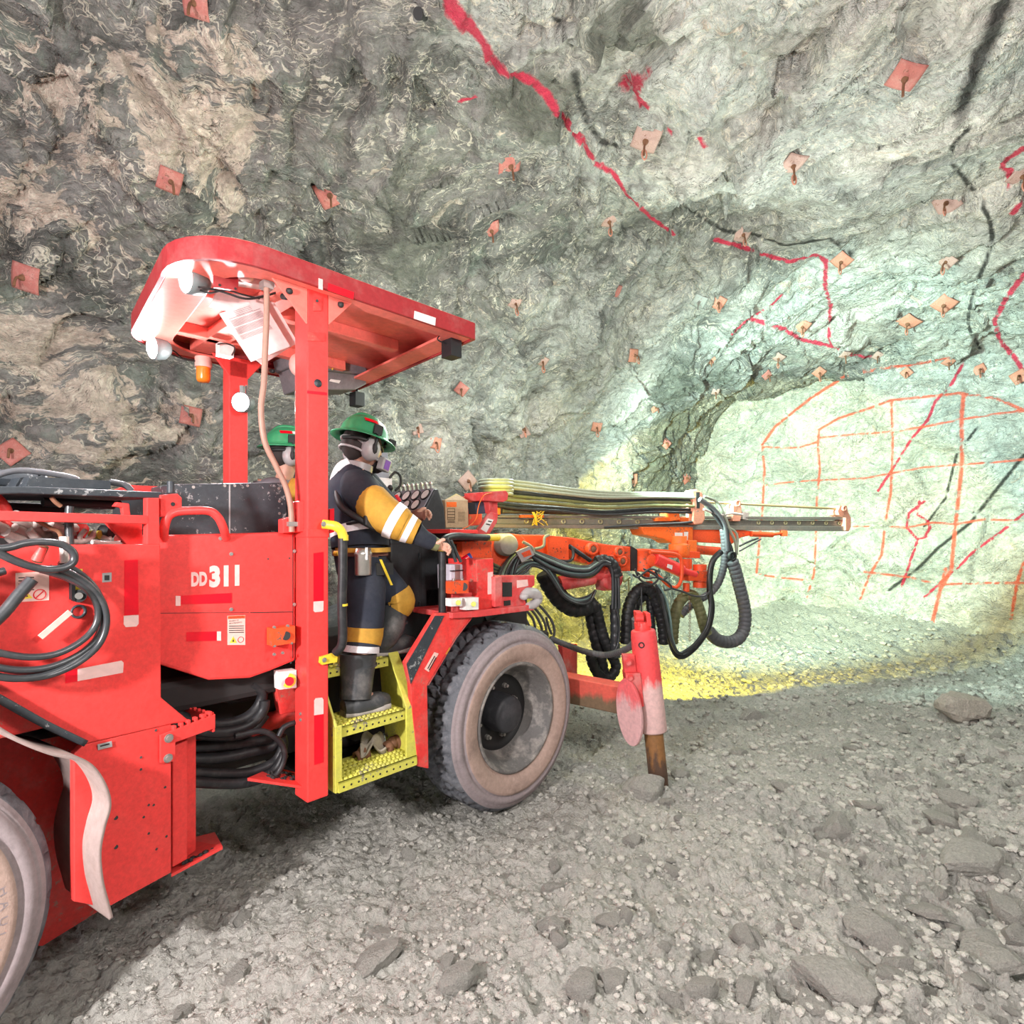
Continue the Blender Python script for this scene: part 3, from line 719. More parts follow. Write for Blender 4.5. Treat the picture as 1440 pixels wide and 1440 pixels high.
# wheel arch fender and rubber flap
def ribbon(fr, pts, d0, d1, th, up=(0,0,1)):  # strip along pixel line, spanning d0..d1
    mb = MB(); top = [fr.px(x, y, d1) for x, y in pts]
    out = smooth([Vector((s, z, 0)) for s, z in top], 6); vs = []
    for i, p in enumerate(out):
        t = (out[min(i+1, len(out)-1)]-out[max(i-1, 0)]).normalized(); nn = Vector((-t.y, t.x, 0))*th
        for q_, dd in ((p, d0), (p, d1), (p+nn, d1), (p+nn, d0)): vs.append(fr.w(q_.x, dd, q_.y))
    n = len(out)
    fs = [(i*4+k, i*4+(k+1)%4, (i+1)*4+(k+1)%4, (i+1)*4+k) for i in range(n-1) for k in range(4)]+[(0,1,2,3),((n-1)*4+3,(n-1)*4+2,(n-1)*4+1,(n-1)*4)]
    return mb.add(vs, fs, sm=True)
fl_ = ribbon(RR, [(-120,960),(-30,1012),(20,1042),(70,1062),(108,1070),(130,1084),(146,1110),(151,1135),(143,1165),(137,1200),(140,1240),(148,1272),(154,1294)], -0.22, 0.10, 0.012)
part('mud_flap', fl_, M['flap'])
ar = ribbon(RR, [(-120,928),(-20,978),(60,1022),(118,1050)], -0.3, 0.03, 0.02); part('fender_edge', ar, M['dark'])
# stickers on the rear cover
sticker(RR, [(175,788),(194,787),(195,865),(175,866)], 0, [M['reflex_red']], cover)
sticker(RR, [(174,866),(195,864),(195,877),(192,881),(177,882),(174,878)], 0, [M['reflex_white']], cover)
sticker(RR, [(92,944),(109,941),(109,958),(92,961)], 0, [M['reflex_red']], cover)
sticker(RR, [(109,941),(171,929),(174,932),(173,946),(109,958)], 0, [M['reflex_white']], cover)
sticker(RR, [(144,806),(157,805),(157,818),(144,819)], 0, [M['grey'], M['ink']], cover, 'pictogram_sticker', [[(147,809),(154,809),(154,816),(147,816)]])
wl = sticker(RR, [(22,806),(69,803),(69,844),(22,847)], 0, [M['label_pink'], M['ink']], cover, 'warning_label',
        [[(26,812+k*4.3),(48,811.3+k*4.3),(48,812.6+k*4.3),(26,813.3+k*4.3)] for k in range(5)])
sticker(RR, [(28,843),(37,832),(46,841)], 0.001, [M['yel'], M['ink']], cover, 'warning_triangle', [[(34,840),(37,835),(40,839)]])
mb = MB(); c_ = RR.wp(56, 836, 0.003); mb.lathe(c_, RR.n, [(0.017,0),(0.017,0.001),(0.0145,0.001),(0.0145,0)], 24); mb.box(c_, 0.028, 0.003, 0.001, X=RR.f+ZV, Y=ZV-RR.f, Z=RR.n); mb.build('prohibition_mark', M['reflex_red'], cover)
sticker(RR, [(137,1047-0),(157,1042),(158,1050),(138,1055)], 0.0, [M['grey'], M['ink']], cover, 'small_label', [[(141,1048.5),(154,1045),(154,1047),(141,1050.5)]])
mb = MB(); s0, z0 = RR.px(104, 838, 0); mb.fpx(RR, [(101,798),(106,798),(106,846),(101,843)], 0.02, 0.02); mb.cyl(RR.wp(111, 838, 0), RR.wp(111, 838, 0.02), 0.021, n=20)
mb.mat(1); mb.cyl(RR.wp(111, 838, 0.02), RR.wp(111, 838, 0.027), 0.011, n=16); mb.mat(2); mb.fpx(RR, [(106,801),(116,800),(116,831),(106,832)], 0.014, 0.014); mb.build('spanner_holder', [M['black'], M['chrome'], M['yel']], cover)
mb = MB(); mb.lathe(RR.wp(110, 860, 0.002), RR.n, [(0.023,0),(0.023,0.006),(0.017,0.006),(0.015,0)], 24); mb.build('lock_ring', M['dark'], cover)
mb = MB(); mb.box(RR.wp(78, 878, 0.03), 0.105, 0.018, 0.004, X=RR.f*0.85+ZV*0.75, Y=ZV*0.85-RR.f*0.75, Z=RR.n); mb.build('hanging_tag', M['label_pink'], cover)
# open engine bay at the top
bay = MB(); bay.fbox(RR, -1.3, 0.28, -0.9, -0.12, 1.58, 1.605); part('engine_bay_tray', bay, M['inside'])
bayb = MB(); bayb.fbox(RR, -1.3, 0.25, -0.95, -0.55, 1.60, 1.80); part('engine_block', bayb, M['inside'], bevel=0.02)
rail = MB(); rail.fpx(RR, [(-160,713),(210,725),(210,737),(-160,729)], 0.0, 0.03); rail.fpx(RR, [(207,700),(224,700),(225,766),(207,766)], 0.0, 0.03)
rail.fpx(RR, [(226,696),(250,694),(256,700),(256,712),(246,726),(226,727)], -0.01, 0.02); rail.fpx(RR, [(165,706),(182,708),(184,727),(174,727),(172,714),(160,712)], -0.03, 0.02)
rl = part('top_rail', rail, M['red'], bevel=0.003)
MB().bolt(RR.wp(243,709,-0.01), RR.n, 0.006, 0.004).build('bolt', M['ink'], rl)
fl2 = MB(); fl2.fpx(RR, [(-160,683),(40,684),(228,692),(228,701),(30,694),(-160,700)], -0.02, 0.55); part('top_cover_plate', fl2, M['dark'], bevel=0.004)
tb = MB(); tb.tube([RR.wp(-160,660,-0.3), RR.wp(36,675,-0.3), RR.wp(50,671,-0.3)], 0.03); tb.fpx(RR, [(42,670),(155,676),(156,688),(36,685)], -0.12, 0.2); tb.cyl(RR.wp(240,693,-0.05), RR.wp(240,677,-0.05), 0.013)
part('exhaust_shield', tb, M['dark'], bevel=0.006)
part('inner_red_panel', MB().fpx(RR, [(143,728),(200,729),(200,765),(178,765)], -0.13, 0.02), M['red']); part('far_red_edge', MB().fpx(RR, [(180,682),(224,684),(224,692),(160,690)], -0.5, 0.02), M['red'])
silver = [([(18,724),(38,738),(52,745),(60,752),(85,755)], .020),([(60,728),(80,732),(98,730),(118,733)], .014),([(40,745),(58,762),(80,760),(95,748)], .013),([(70,738),(92,746),(105,742)], .018),([(-20,735),(5,745),(20,758)], .02),([(120,745),(112,756),(120,763)], .008)]
silver += [([(20,742),(36,748),(46,757),(60,762)], .015),([(64,742),(84,744),(100,750),(112,746)], .012),([(8,748),(24,756),(44,764)], .016),([(88,758),(110,762),(126,758),(134,748)], .010),([(130,762),(150,764),(176,764)], .009),([(48,738),(64,736),(76,744),(78,756)], .011)]
for pts, r in silver: part('hydraulic_pipe', MB().tube([RR.wp(x, y, -0.12-0.02*i) for i, (x, y) in enumerate(pts)], r), M['steel'])
for (x, y, x2, y2, r, mt) in ((33,733,52,745,.028,'steel'),(112,742,104,755,.03,'red_worn'),(128,752,141,752,.016,'yellow'),(143,747,157,748,.024,'rubber'),(148,752,148,764,.022,'steel'),(22,752,30,746,.03,'black')):
    part('hydraulic_fitting', MB().cyl(RR.wp(x, y, -0.2), RR.wp(x2, y2, -0.17), r), M[mt])
for pts, r, mt in (([(-10,700),(4,715),(8,735),(12,755)], .022, 'red_worn'), ([(72,699),(78,706),(86,712)], .007, 'rust'), ([(98,712),(97,735),(98,765),(101,800)], .013, 'hose'), ([(-20,676),(10,664),(40,662),(90,669),(110,675)], .010, 'hose_grey'), ([(155,678),(175,682),(185,690)], .012,'hose_grey'), ([(170,762),(190,752),(205,742)], .003,'rubber'),
                   ([(118,708),(140,712),(170,708)], .012,'dark'), ([(60,706),(100,708),(160,710)], .016,'black'),([(140,730),(160,727),(200,729)], .005,'rubber'),([(52,732),(70,742),(85,752),(88,790)],.007,'rust')):
    part('pipe', MB().tube([RR.wp(x, y, -0.06 if mt in ('hose','rust') else -0.15) for x, y in pts], r), M[mt])
for a, b, mt in (((90,755),(91,792),'steel'),((62,768),(52,790),'rust')):
    part('hanging_plug', MB().cyl(RR.wp(*a, 0.05), RR.wp(*b, 0.06), 0.013), M[mt])
# cable coil hanging on the cover
def loop(cx, cy, rx, ry, a0, a1, d0, d1, n=18, wob=0.0):
    return [RR.wp(cx+rx*math.cos(math.radians(a0+(a1-a0)*i/n)), cy+ry*math.sin(math.radians(a0+(a1-a0)*i/n))+wob*math.sin(i*1.7), d0+(d1-d0)*i/n) for i in range(n+1)]
coil = empty('cable_coil', RR.wp(40, 880, 0.05), RIG)
for args in ((35,872,108,72,-75,255,.03,.07),(30,868,116,74,-70,250,.07,.05),(28,872,122,82,-65,245,.09,.04),(22,866,124,88,-60,238,.05,.09),(40,862,98,62,-80,250,.08,.06)):
    MB().tube(loop(*args, wob=0.8), 0.0105, n=10, sub=4).build('cable_loop', M['hose'], coil)
MB().tube([RR.wp(x, y, .12) for x, y in ((-30,755),(0,778),(30,792),(60,800),(88,799),(103,790),(102,776),(85,765),(60,762),(35,764),(12,770),(-10,772))], 0.0115, n=10).build('cable_loop', M['hose'], coil)
MB().tube([RR.wp(x, y, .13) for x, y in ((-20,885),(5,862),(25,838),(45,815))], 0.017, n=12, sub=3).build('cable_plug', M['hose'], coil)
MB().cyl(RR.wp(52,788,.11), RR.wp(60,770,.12), 0.016, 0.011).build('cable_plug', M['red_worn'], coil)

# ---------- middle cover with the model number
s_l, _ = FR.px(200, 800, -0.1)
mc = MB(); mc.fpx(FR, [(205,753),(350,750),(416,748),(416,929),(380,944),(352,954),(295,957),(225,935),(205,928)], -0.10, 0.5)
mcov = part('middle_cover', mc, M['red'], bevel=0.012)
seam = MB(); seam.fpx(FR, [(352,861),(412,860),(412,861.2),(352,862.2)], -0.0985, 0.002); seam.fpx(FR, [(411.5,752),(412.6,752),(412.6,925),(411.5,926)], -0.0985, 0.002)
seam.fpx(FR, [(225,862),(350,861),(350,861.6),(225,862.6)], -0.0985, 0.002); seam.build('panel_seam', M['ink'], mcov)
t1 = text(FR, 'DD', 268.5, 823.5, 0.050, M['reflex_white'], -0.0995, mcov, sx=0.55, bold=0.055)
t2 = text(FR, '311', 294, 824, 0.076, M['reflex_white'], -0.0995, mcov, sx=0.80, bold=0.06)
sticker(FR, [(248,838),(326,834),(326,848),(248,850)], -0.0995, [M['reflex_red']], mcov)
sticker(FR, [(247,838),(254,838),(254,852),(247,852)], -0.099, [M['reflex_white']], mcov)
sticker(FR, [(262,889),(305,888),(305,901),(262,902)], -0.0995, [M['reflex_red']], mcov)
sticker(FR, [(305,888),(311,888),(311,901),(305,901)], -0.0995, [M['reflex_white']], mcov)
wl = sticker(FR, [(320,866),(345,865),(345,907),(320,907)], -0.0995, [M['label_pink'], M['ink']], mcov, 'warning_label', [[(322,880+k*3),(343,879.6+k*3),(343,880.6+k*3),(322,881+k*3)] for k in range(4)])
sticker(FR, [(320.5,866.5),(344.5,865.5),(344.5,869.5),(320.5,870.5)], -0.0985, [M['orange']], mcov, 'label_header')
text(FR, 'ADVERTENCIA', 323, 870, 0.0065, M['ink'], -0.0975, mcov, sx=0.9)
text(FR, 'PELIGRO DE', 322, 874.5, 0.0055, M['ink'], -0.0978, mcov, sx=0.9); text(FR, 'APLASTAMIENTO', 322, 877.8, 0.0055, M['ink'], -0.0978, mcov, sx=0.85)
sticker(FR, [(323,904),(328,895),(333,904)], -0.0985, [M['yel'], M['ink']], mcov, 'warning_triangle', [[(326.5,902.5),(328,898),(329.5,902.5)]])
MB().lathe(FR.wp(338.5, 899.5, -0.098), FR.n, [(0.0125,0),(0.0125,0.001),(0.0105,0.001),(0.0105,0)], 20).build('mandatory_mark', M['reflex_red'], mcov)
for x, y in ((310,757),(325,779),(325,857),(414,775),(414,850)):
    MB().bolt(FR.wp(x, y, -0.10), FR.n, 0.006, 0.006).build('bolt', M['bolt'], mcov)
for x, y in ((377,786),(407,785),(409,932),(420,930)): MB().cyl(FR.wp(x,y,-0.10), FR.wp(x,y,-0.098), 0.004, n=8).build('bolt_hole', M['ink'], mcov)
part('grab_handle', MB().tube([FR.wp(x, y, dd) for x, y, dd in ((230,758,-.1),(231,742,-.06),(236,727,-.05),(248,720,-.05),(272,718,-.05),(295,719,-.05),(307,728,-.05),(314,742,-.06),(318,757,-.1))], 0.0165, n=12), M['red'])
mb = MB(); mb.fpx(FR, [(383,884),(415,880),(415,904),(383,909)], -0.04, 0.055); mb.mat(1); mb.cyl(FR.wp(402,894,-0.04), FR.wp(402,894,-0.037), 0.019, n=20)
mb.mat(2)
for x, y in ((385,882),(404,880),(385,908),(409,904),(385,920),(397,918)): mb.bolt(FR.wp(x, y, -0.05), FR.n, 0.005, 0.012)
part('junction_box', mb, [M['orange'], M['inside'], M['bolt']], bevel=0.0)
mb = MB(); mb.fpx(FR, [(392,945),(417,942),(417,967),(393,970)], -0.09, 0.05); mb.mat(1); mb.cyl(FR.wp(406,957,-0.09), FR.wp(406,957,-0.085), 0.031, n=24); mb.mat(2); mb.cyl(FR.wp(407,958,-0.085), FR.wp(407,958,-0.055), 0.019, n=20)
es = part('emergency_stop', mb, [M['white'], M['yel'], M['reflex_red']])
# engine housing behind
eb = MB(); eb.fpx(FR, [(236,681),(404,678),(404,752),(236,754)], -0.32, 0.95); eh = part('engine_housing', eb, M['dark'], bevel=0.006)
sm_ = MB(); sm_.fpx(FR, [(322,681),(324,681),(324,752),(322,752)], -0.318, 0.004); sm_.build('panel_seam', M['grey'], eh)
for x, y in ((272,685),(316,683),(330,683),(348,683),(392,687),(393,705),(393,722)): MB().bolt(FR.wp(x, y, -0.32), FR.n, 0.005, 0.004).build('bolt', M['bolt'], eh)
# chassis between the two halves
ch = MB(); ch.fbox(FR, -2.1, -1.0, -1.25, -0.45, 0.55, 1.06); ch.fbox(RR, 0.1, 0.75, -1.1, -0.5, 0.5, 1.1); ch.fbox(FR, -2.3, -1.1, -0.5, -0.2, 0.95, 1.09)
part('articulation_frame', ch, M['inside'], bevel=0.03)
part('steering_cylinder', MB().cyl(FR.wp(300,1040,-0.45), FR.wp(425,1000,-0.4), 0.045).cyl(FR.wp(260,1048,-0.45), FR.wp(330,1032,-0.45), 0.03), M['red_worn'])
part('chassis_side', MB().fpx(FR, [(388,968),(420,960),(420,1000),(395,1005)], -0.2, 0.05).fpx(FR, [(340,965),(418,950),(418,962),(345,975)], -0.3, 0.05), M['red_worn'], bevel=0.004)
for pts, r, dd in (([(240,1005),(300,1018),(340,1012),(362,995),(368,975),(352,962)], .024, -0.22), ([(240,1018),(300,1030),(345,1022),(368,1002),(372,985)], .024, -0.2), ([(250,1030),(310,1036),(350,1030),(374,1005)], .02, -0.26),
                   ([(250,1052),(310,1048),(355,1044),(385,1040)], .026, -0.3), ([(250,1068),(310,1066),(350,1058),(382,1050),(392,1035)], .024, -0.28), ([(250,1085),(310,1088),(350,1086),(385,1072),(398,1050),(396,1035)], .022, -0.25),
                   ([(250,1098),(310,1102),(350,1100),(385,1085),(400,1060)], .022, -0.22), ([(330,1035),(365,1028),(385,1035),(398,1050),(399,1070),(385,1092),(350,1100)], .013, -0.15), ([(392,1035),(400,1022),(418,1015)], .012, -0.12), ([(300,980),(330,985),(360,978),(385,968)], .014, -0.35)):
    part('hydraulic_hose', MB().tube([FR.wp(x, y, dd) for x, y in pts], r, n=10), M['rubber'])
pl = MB(); pl.prism([FR.wp(348,1094,-0.1), FR.wp(430,1106,-0.05), FR.wp(432,1090,-0.2), FR.wp(385,1078,-0.35)], -ZV*0.012); part('low_step_plate', pl, M['red'])
for k in range(40):
    pass
mdd = MB()
for k in range(70):
    t, u = random.random(), random.random(); mdd.ball(FR.wp(375+48*t, 1095-8*u+4*t, -0.12-0.1*u)+ZV*0.004, random.uniform(.005,.014), n=6)
part('mud_crust', mdd, M['inside'])

# ---------- canopy, posts
px0 = MB(); px0.fbox(FR, -1.348, -1.247, -0.12, 0.0, 0.497, 2.77); px0.fbox(FR, -1.352, -1.243, -0.124, 0.004, 1.66, 1.70)
post = part('canopy_post', px0, M['red'], bevel=0.006)
sticker(FR, [(441,778),(455,776),(455,845),(441,846)], 0.0, [M['reflex_red']], post); sticker(FR, [(441,846),(455,845),(455,858),(453,860),(443,861),(441,859)], 0.0, [M['reflex_white']], post)
sticker(FR, [(442,985),(444,982),(453,981),(455,984),(455,1004),(442,1006)], 0.0, [M['reflex_white']], post); sticker(FR, [(442,1006),(455,1004),(455,1072),(442,1076)], 0.0, [M['reflex_red']], post)
MB().lathe(FR.wp(447,539,0.001), FR.n, [(0.018,0),(0.018,0.002),(0,0.002)], 20).build('round_plug', M['dark'], post)
mb = MB(); mb.fpx(FR, [(441,418),(452,418),(452,437),(441,437)], 0.006, 0.006); mb.mat(1); mb.cyl(FR.wp(446,423,0.006), FR.wp(446,423,0.012), 0.006, n=10); mb.build('bolt_plate', [M['red_worn'], M['ink']], post)
mb = MB(); mb.fpx(FR, [(433,467),(457,468),(457,480),(433,479)], 0.004, 0.004); mb.build('type_plate', M['red_worn'], post)
sticker(FR, [(432,549),(460,552),(460,556),(432,553)], 0.0005, [M['reflex_red']], post, 'reflective_band')
for x, y in ((424,1010),(426,1018)): MB().bolt(FR.w(-1.348, -0.06, FR.px(x,y)[1]), -FR.f, 0.006, 0.006).build('bolt', M['bolt'], post)
sp, _ = FR.px(332, 600, -1.24)
po2 = MB(); po2.fbox(FR, sp-0.055, sp+0.055, -1.30, -1.20, 1.0, 2.72); po2.fsz(FR, [(sp-0.15,2.74),(sp+0.15,2.74),(sp+0.055,2.62),(sp-0.055,2.62)], -1.20, 0.02)
post2 = part('canopy_post', po2, M['red'], bevel=0.005)
# canopy
def rounded(s0, s1, d0, d1, r):   # outline in (s,d); rear corners rounded
    pts = []
    for cx, cy, a0 in ((s1-0.02, d1-0.02, 0), (s0+r, d1-r, 90), (s0+r, d0+r, 180), (s1-0.02, d0+0.02, 270)):
        rr = r if a0 in (90, 180) else 0.02
        for k in range(9): a = math.radians(a0+k*90/8); pts.append((cx+rr*math.cos(a), cy+rr*math.sin(a)))
    return pts
S0, S1, D0, D1 = -1.875, -0.40, -1.46, 0.07
SH = lambda s, d: (s+0.16*(D1-d)/1.5, d)
def ring(mb, o, i, z0, z1):
    n = len(o); vs = [FR.w(a, b, z0) for a, b in o]+[FR.w(a, b, z0) for a, b in i]+[FR.w(a, b, z1) for a, b in o]+[FR.w(a, b, z1) for a, b in i]
    fs = []
    for k in range(n):
        j = (k+1) % n; fs += [(k,j,n+j,n+k), (2*n+k,3*n+k,3*n+j,2*n+j), (k,2*n+k,2*n+j,j), (n+k,n+j,3*n+j,3*n+k)]
    return mb.add(vs, fs)
o_, i_ = [SH(*p) for p in rounded(S0, S1, D0, D1, 0.33)], [SH(*p) for p in rounded(S0+0.02, S1-0.02, D0+0.02, D1-0.02, 0.31)]
can = empty('canopy', FR.w(-1.15, -0.65, 2.74), RIG)
mb = MB(); ring(mb, o_, i_, 2.745, 2.835)
mb.build('canopy_edge', M['canopy_band'], can, bevel=0.003)
mb = MB(); mb.prism([FR.w(a, b, 2.845) for a, b in i_], -ZV*0.012); mb.build('roof_sheet', M['canopy'], can)
mb = MB(); i2 = [SH(*p) for p in rounded(S0+0.20, S1-0.16, D0+0.10, D1-0.12, 0.2)]; ring(mb, i_, i2, 2.752, 2.768)
mb.fbox(FR, S0+0.18, S1-0.14, -0.52, -0.46, 2.77, 2.833); mb.fbox(FR, S0+0.18, S1-0.14, -1.12, -1.06, 2.77, 2.833); mb.fbox(FR, -1.4, -1.28, D0+.1, D1-.1, 2.77, 2.833); 
mb.fbox(FR, S0+.2, S1-.16, D1-0.13, D1-0.12, 2.768, 2.833)
mb.build('roof_frame', M['canopy'], can, bevel=0.006)
s_, z_ = FR.px(505, 430, D1)
for pts in (([(448,391),(454,393),(454,408),(448,406)], 'reflex_white'), ([(462,398),(498,411),(497,421),(461,408)], 'reflex_red'), ([(583,437),(613,447),(612,458),(582,448)], 'white')):
    sticker(FR, pts[0], D1+0.0005, [M[pts[1]]], can)
for x, y, dd in ((403,409,-0.02),(398,417,-0.06),(475,428,-0.02),(470,436,-0.06),(381,521,-1.28),(366,521,-1.28)):
    p = FR.wp(x, y, dd); MB().cyl(p, p+FR.n*0.03-ZV*0.01, 0.013).ball(p+FR.n*0.03-ZV*0.01, 0.0135, n=10).build('rubber_foot', M['ink'], can)
for gp_ in (0,):
    mb = MB(); mb.prism([FR.w(-1.247,0.0,2.62), FR.w(-1.247,0.0,2.75), FR.w(-1.13,0.0,2.75)], -FR.n*0.012); mb.build('gusset', M['canopy'], can)
mb = MB()
mb.prism([FR.w(-1.348,0.0,2.60), FR.w(-1.348,0.0,2.75), FR.w(-1.50,0.0,2.75)], -FR.n*0.012)
mb.build('gusset', M['canopy'], can)
def work_lamp(c, aim, r, on=True, parent=can, r2=0.0):
    c = Vector(c); aim = Vector(aim).normalized(); mb = MB()
    mb.lathe(c, aim, [(0,-0.075),(r*0.55,-0.07),(r*0.9,-0.045),(r,-0.01),(r*1.02,0.02),(r*0.93,0.022)], 24); mb.mat(1); mb.lathe(c, aim, [(0,0.024),(r*0.5,0.0235),(r*0.93,0.018)], 24)
    mb.mat(0); mb.box(c+ZV*(r+0.015), 0.02, 0.03, 0.05); mb.cyl(c-aim*0.05+ZV*r*.5, c-aim*0.04+ZV*(r+.05), 0.006)
    return mb.build('work_lamp', [M['lamp_body'], M['lens_on'] if on else M['glass_dark']], parent)
M['lamp_body'] = flat('lamp_body_grey', (0.16, 0.19, 0.19), 0.5)
LAMPS = [(FR.wp(268,394,-0.25), (-0.55,-0.83,-0.14), 0.058), (FR.wp(219,489,-1.25), (-0.55,-0.83,-0.16), 0.066), (FR.wp(341,566,-1.12), (-0.1,-1,-0.12), 0.058)]
for c, aim, r in LAMPS: work_lamp(c, aim, r)
M['lamp_black'] = M['black']
for x, y, dd in ((635,491,-0.06),(502,562,-1.36)):
    c = FR.wp(x, y, dd); mb = MB(); mb.box(c, 0.075, 0.085, 0.10, X=FR.f, Y=FR.n); mb.box(c+FR.f*0.04, 0.01, 0.07, 0.085, X=FR.f, Y=FR.n); mb.cyl(c+ZV*0.04, c+ZV*0.085, 0.01); mb.tube([c-FR.f*.03+ZV*.02, c-FR.f*.1+ZV*.03, c-FR.f*.06+ZV*.08], 0.004)
    mb.build('work_lamp', M['black'], can, bevel=0.014)
c = FR.wp(286, 510, -1.30); mb = MB(); mb.cyl(c+ZV*0.03, c-ZV*0.03, 0.046); mb.mat(1); mb.lathe(c-ZV*0.03, -ZV, [(0.038,0),(0.038,0.07),(0.03,0.085),(0,0.088)], 20); mb.build('beacon', [M['label_pink'], M['amber']], can)
mb = MB(); mb.fpx(FR, [(301,367),(335,373),(335,409),(301,404)], -0.16, 0.012); mb.mat(1)
for x, y in ((320,374),(309,401),(331,406)): mb.bolt(FR.wp(x,y,-0.16), FR.n, 0.004, 0.004)
mb.build('switch_plate', [M['canopy_band'], M['ink']], can)
mb = MB(); mb.fpx(FR, [(296,430),(305,410),(350,416),(400,420),(398,436),(330,438)], -0.38, 0.02); mb.fpx(FR, [(335,374),(375,382),(392,392),(388,404),(336,396)], -0.2, 0.06)
mb.build('control_tray', M['paper'], can)
MB().lathe(FR.wp(346,386,-0.15), FR.n-ZV*0.6, [(0,0.02),(0.03,0.015),(0.034,0.0),(0.034,-0.03)], 20).build('roof_light', M['reflex_white'], can)
mb = MB(); mb.box(FR.wp(316,493,-1.0), 0.075, 0.06, 0.07, X=FR.f, Y=FR.n); mb.mat(1); mb.tube([FR.wp(x,y,-0.95) for x,y in ((306,484),(318,483),(330,489),(326,500))], 0.004); mb.build('sensor_box', [M['white'], M['ink']], can)
for pts, r, dd in (([(279,404),(300,407),(318,412),(345,420),(370,417),(392,410)], .005, -.2), ([(281,408),(295,412),(318,408),(340,414),(365,420)], .004, -.22), ([(226,492),(245,500),(262,506),(278,508)], .004, -1.3), ([(228,488),(245,494),(258,504),(276,506)], .004, -1.32), ([(243,381),(248,374),(260,375),(268,381)], .004, -.25)):
    MB().tube([FR.wp(x, y, dd) for x, y in pts], r, n=6).build('wire', M['ink'], can)
part('conduit', MB().tube([FR.wp(x, y, -0.05) for x, y in ((375,400),(375,440),(373,490),(371,540),(367,575),(372,620),(388,655),(402,685),(409,715),(410,748))], 0.0125, n=10), M['copper'] if 'copper' in M else M['flap'])
for cx_, cy_, ch_ in ((375,402,.03),(410,737,.02)): part('conduit_clamp', MB().box(FR.wp(cx_,cy_,-0.06), 0.045, 0.045, ch_, X=FR.f, Y=FR.n), M['bolt'])
mb = MB(); mb.fpx(FR, [(398,730),(430,722),(432,748),(398,750)], -0.06, 0.05); mb.fpx(FR, [(420,705),(430,704),(430,748),(420,748)], -0.03, 0.08); part('post_bracket', mb, M['red'], bevel=0.004)
mb = MB(); mb.fpx(FR, [(464,716),(470,715),(470,748),(464,750)], -0.05, 0.04); part('post_hinge', mb, M['reflex_red'])

# ---------- ladder
lad = empty('ladder', FR.w(-0.98, -0.05, 0.49), RIG)
def slant(s0b, s1b, s0t, s1t, db, dt, zb, zt, th=0.012):
    mb = MB(); return mb.hexa([FR.w(s0b,db,zb),FR.w(s1b,db,zb),FR.w(s1b,db-th,zb),FR.w(s0b,db-th,zb),FR.w(s0t,dt,zt),FR.w(s1t,dt,zt),FR.w(s1t,dt-th,zt),FR.w(s0t,dt-th,zt)])
SL, SR = -1.215, -0.752
mb = MB(); mb.prism([FR.w(SL, 0, .495), FR.w(SL, 0, .80), FR.w(SL, -0.16, 1.04), FR.w(SL, -0.34, 1.04), FR.w(SL, -0.26, .495)], FR.f*0.012)
mb.v += slant(SL, SL+0.035, SL, SL+0.035, 0.002, 0.002, .495, .80).v; mb.f += [[8*0+10+i for i in f] for f in [(3,2,1,0),(4,5,6,7),(0,1,5,4),(1,2,6,5),(2,3,7,6),(3,0,4,7)]]; mb.m += [0]*6; mb.s += [False]*6
mb.build('stringer', M['yellow'], lad, bevel=0.003)
mb = MB(); mb.prism([FR.w(SR, 0, .495), FR.w(SR, 0, .80), FR.w(SR, -0.17, 1.05), FR.w(SR, -0.34, 1.05), FR.w(SR, -0.26, .495)], -FR.f*0.012)
b = slant(SR-0.07, SR, SR-0.07, SR, 0.002, 0.002, .495, .80); mb.add(b.v, [tuple(f) for f in b.f]); b = slant(SR-0.07, SR, SR-0.06, SR, 0.002, -0.168, .80, 1.05); mb.add(b.v, [tuple(f) for f in b.f])
mb.build('stringer', M['yellow'], lad, bevel=0.003)
def tread(z, d0, dep, sl, sr):
    mb = MB(); mb.fbox(FR, sl, sr, d0-dep, d0, z-0.008, z); mb.fbox(FR, sl, sr, d0-0.008, d0, z-0.048, z)
    n = int((sr-sl)/0.027)
    for i in range(n):
        s = sl+0.02+i*(sr-sl-0.03)/n
        for j in range(int(dep/0.035)):
            c = FR.w(s+(0.006 if j % 2 else 0), d0-0.02-j*0.033, z)
            mb.mat(0); mb.lathe(c, ZV, [(0.012,0),(0.010,0.007),(0.0065,0.007),(0.005,0.0)], 8)
            mb.mat(1); mb.lathe(c, ZV, [(0.0062,0.002),(0,0.002)], 8)
    for i in range(11):
        s = sl+0.025+i*(sr-sl-0.05)/10; mb.mat(1); mb.cyl(FR.w(s, d0-0.002, z-0.027), FR.w(s, d0+0.0008, z-0.027), 0.0052, n=10)
    return mb.build('tread', [M['yellow'], M['inside']], lad)
tread(.545, 0.012, 0.24, SL+0.012, SR-0.012); tread(.785, -0.015, 0.22, SL+0.012, SR-0.06); tread(1.03, -0.17, 0.22, SL+0.012, SR-0.06)
mb = MB(); mb.fbox(FR, -1.6, -0.45, -1.25, -0.42, 0.99, 1.03); mb.fbox(FR, -1.22, -0.75, -0.9, -0.30, 0.45, 0.49); part('platform', mb, M['inside'])
mb = MB(); mb.fbox(FR, -1.15, -0.8, -0.5, -0.46, 0.5, 0.98); part('platform_riser', mb, M['inside']); 
part('inner_red_panel', MB().fpx(FR, [(528,965),(553,958),(553,995),(528,1000)], -0.40, 0.03), M['red_worn']); part('inner_red_panel', MB().fpx(FR, [(553,1015),(568,1012),(568,1060),(553,1050)], -0.2, 0.02), M['red_worn'])

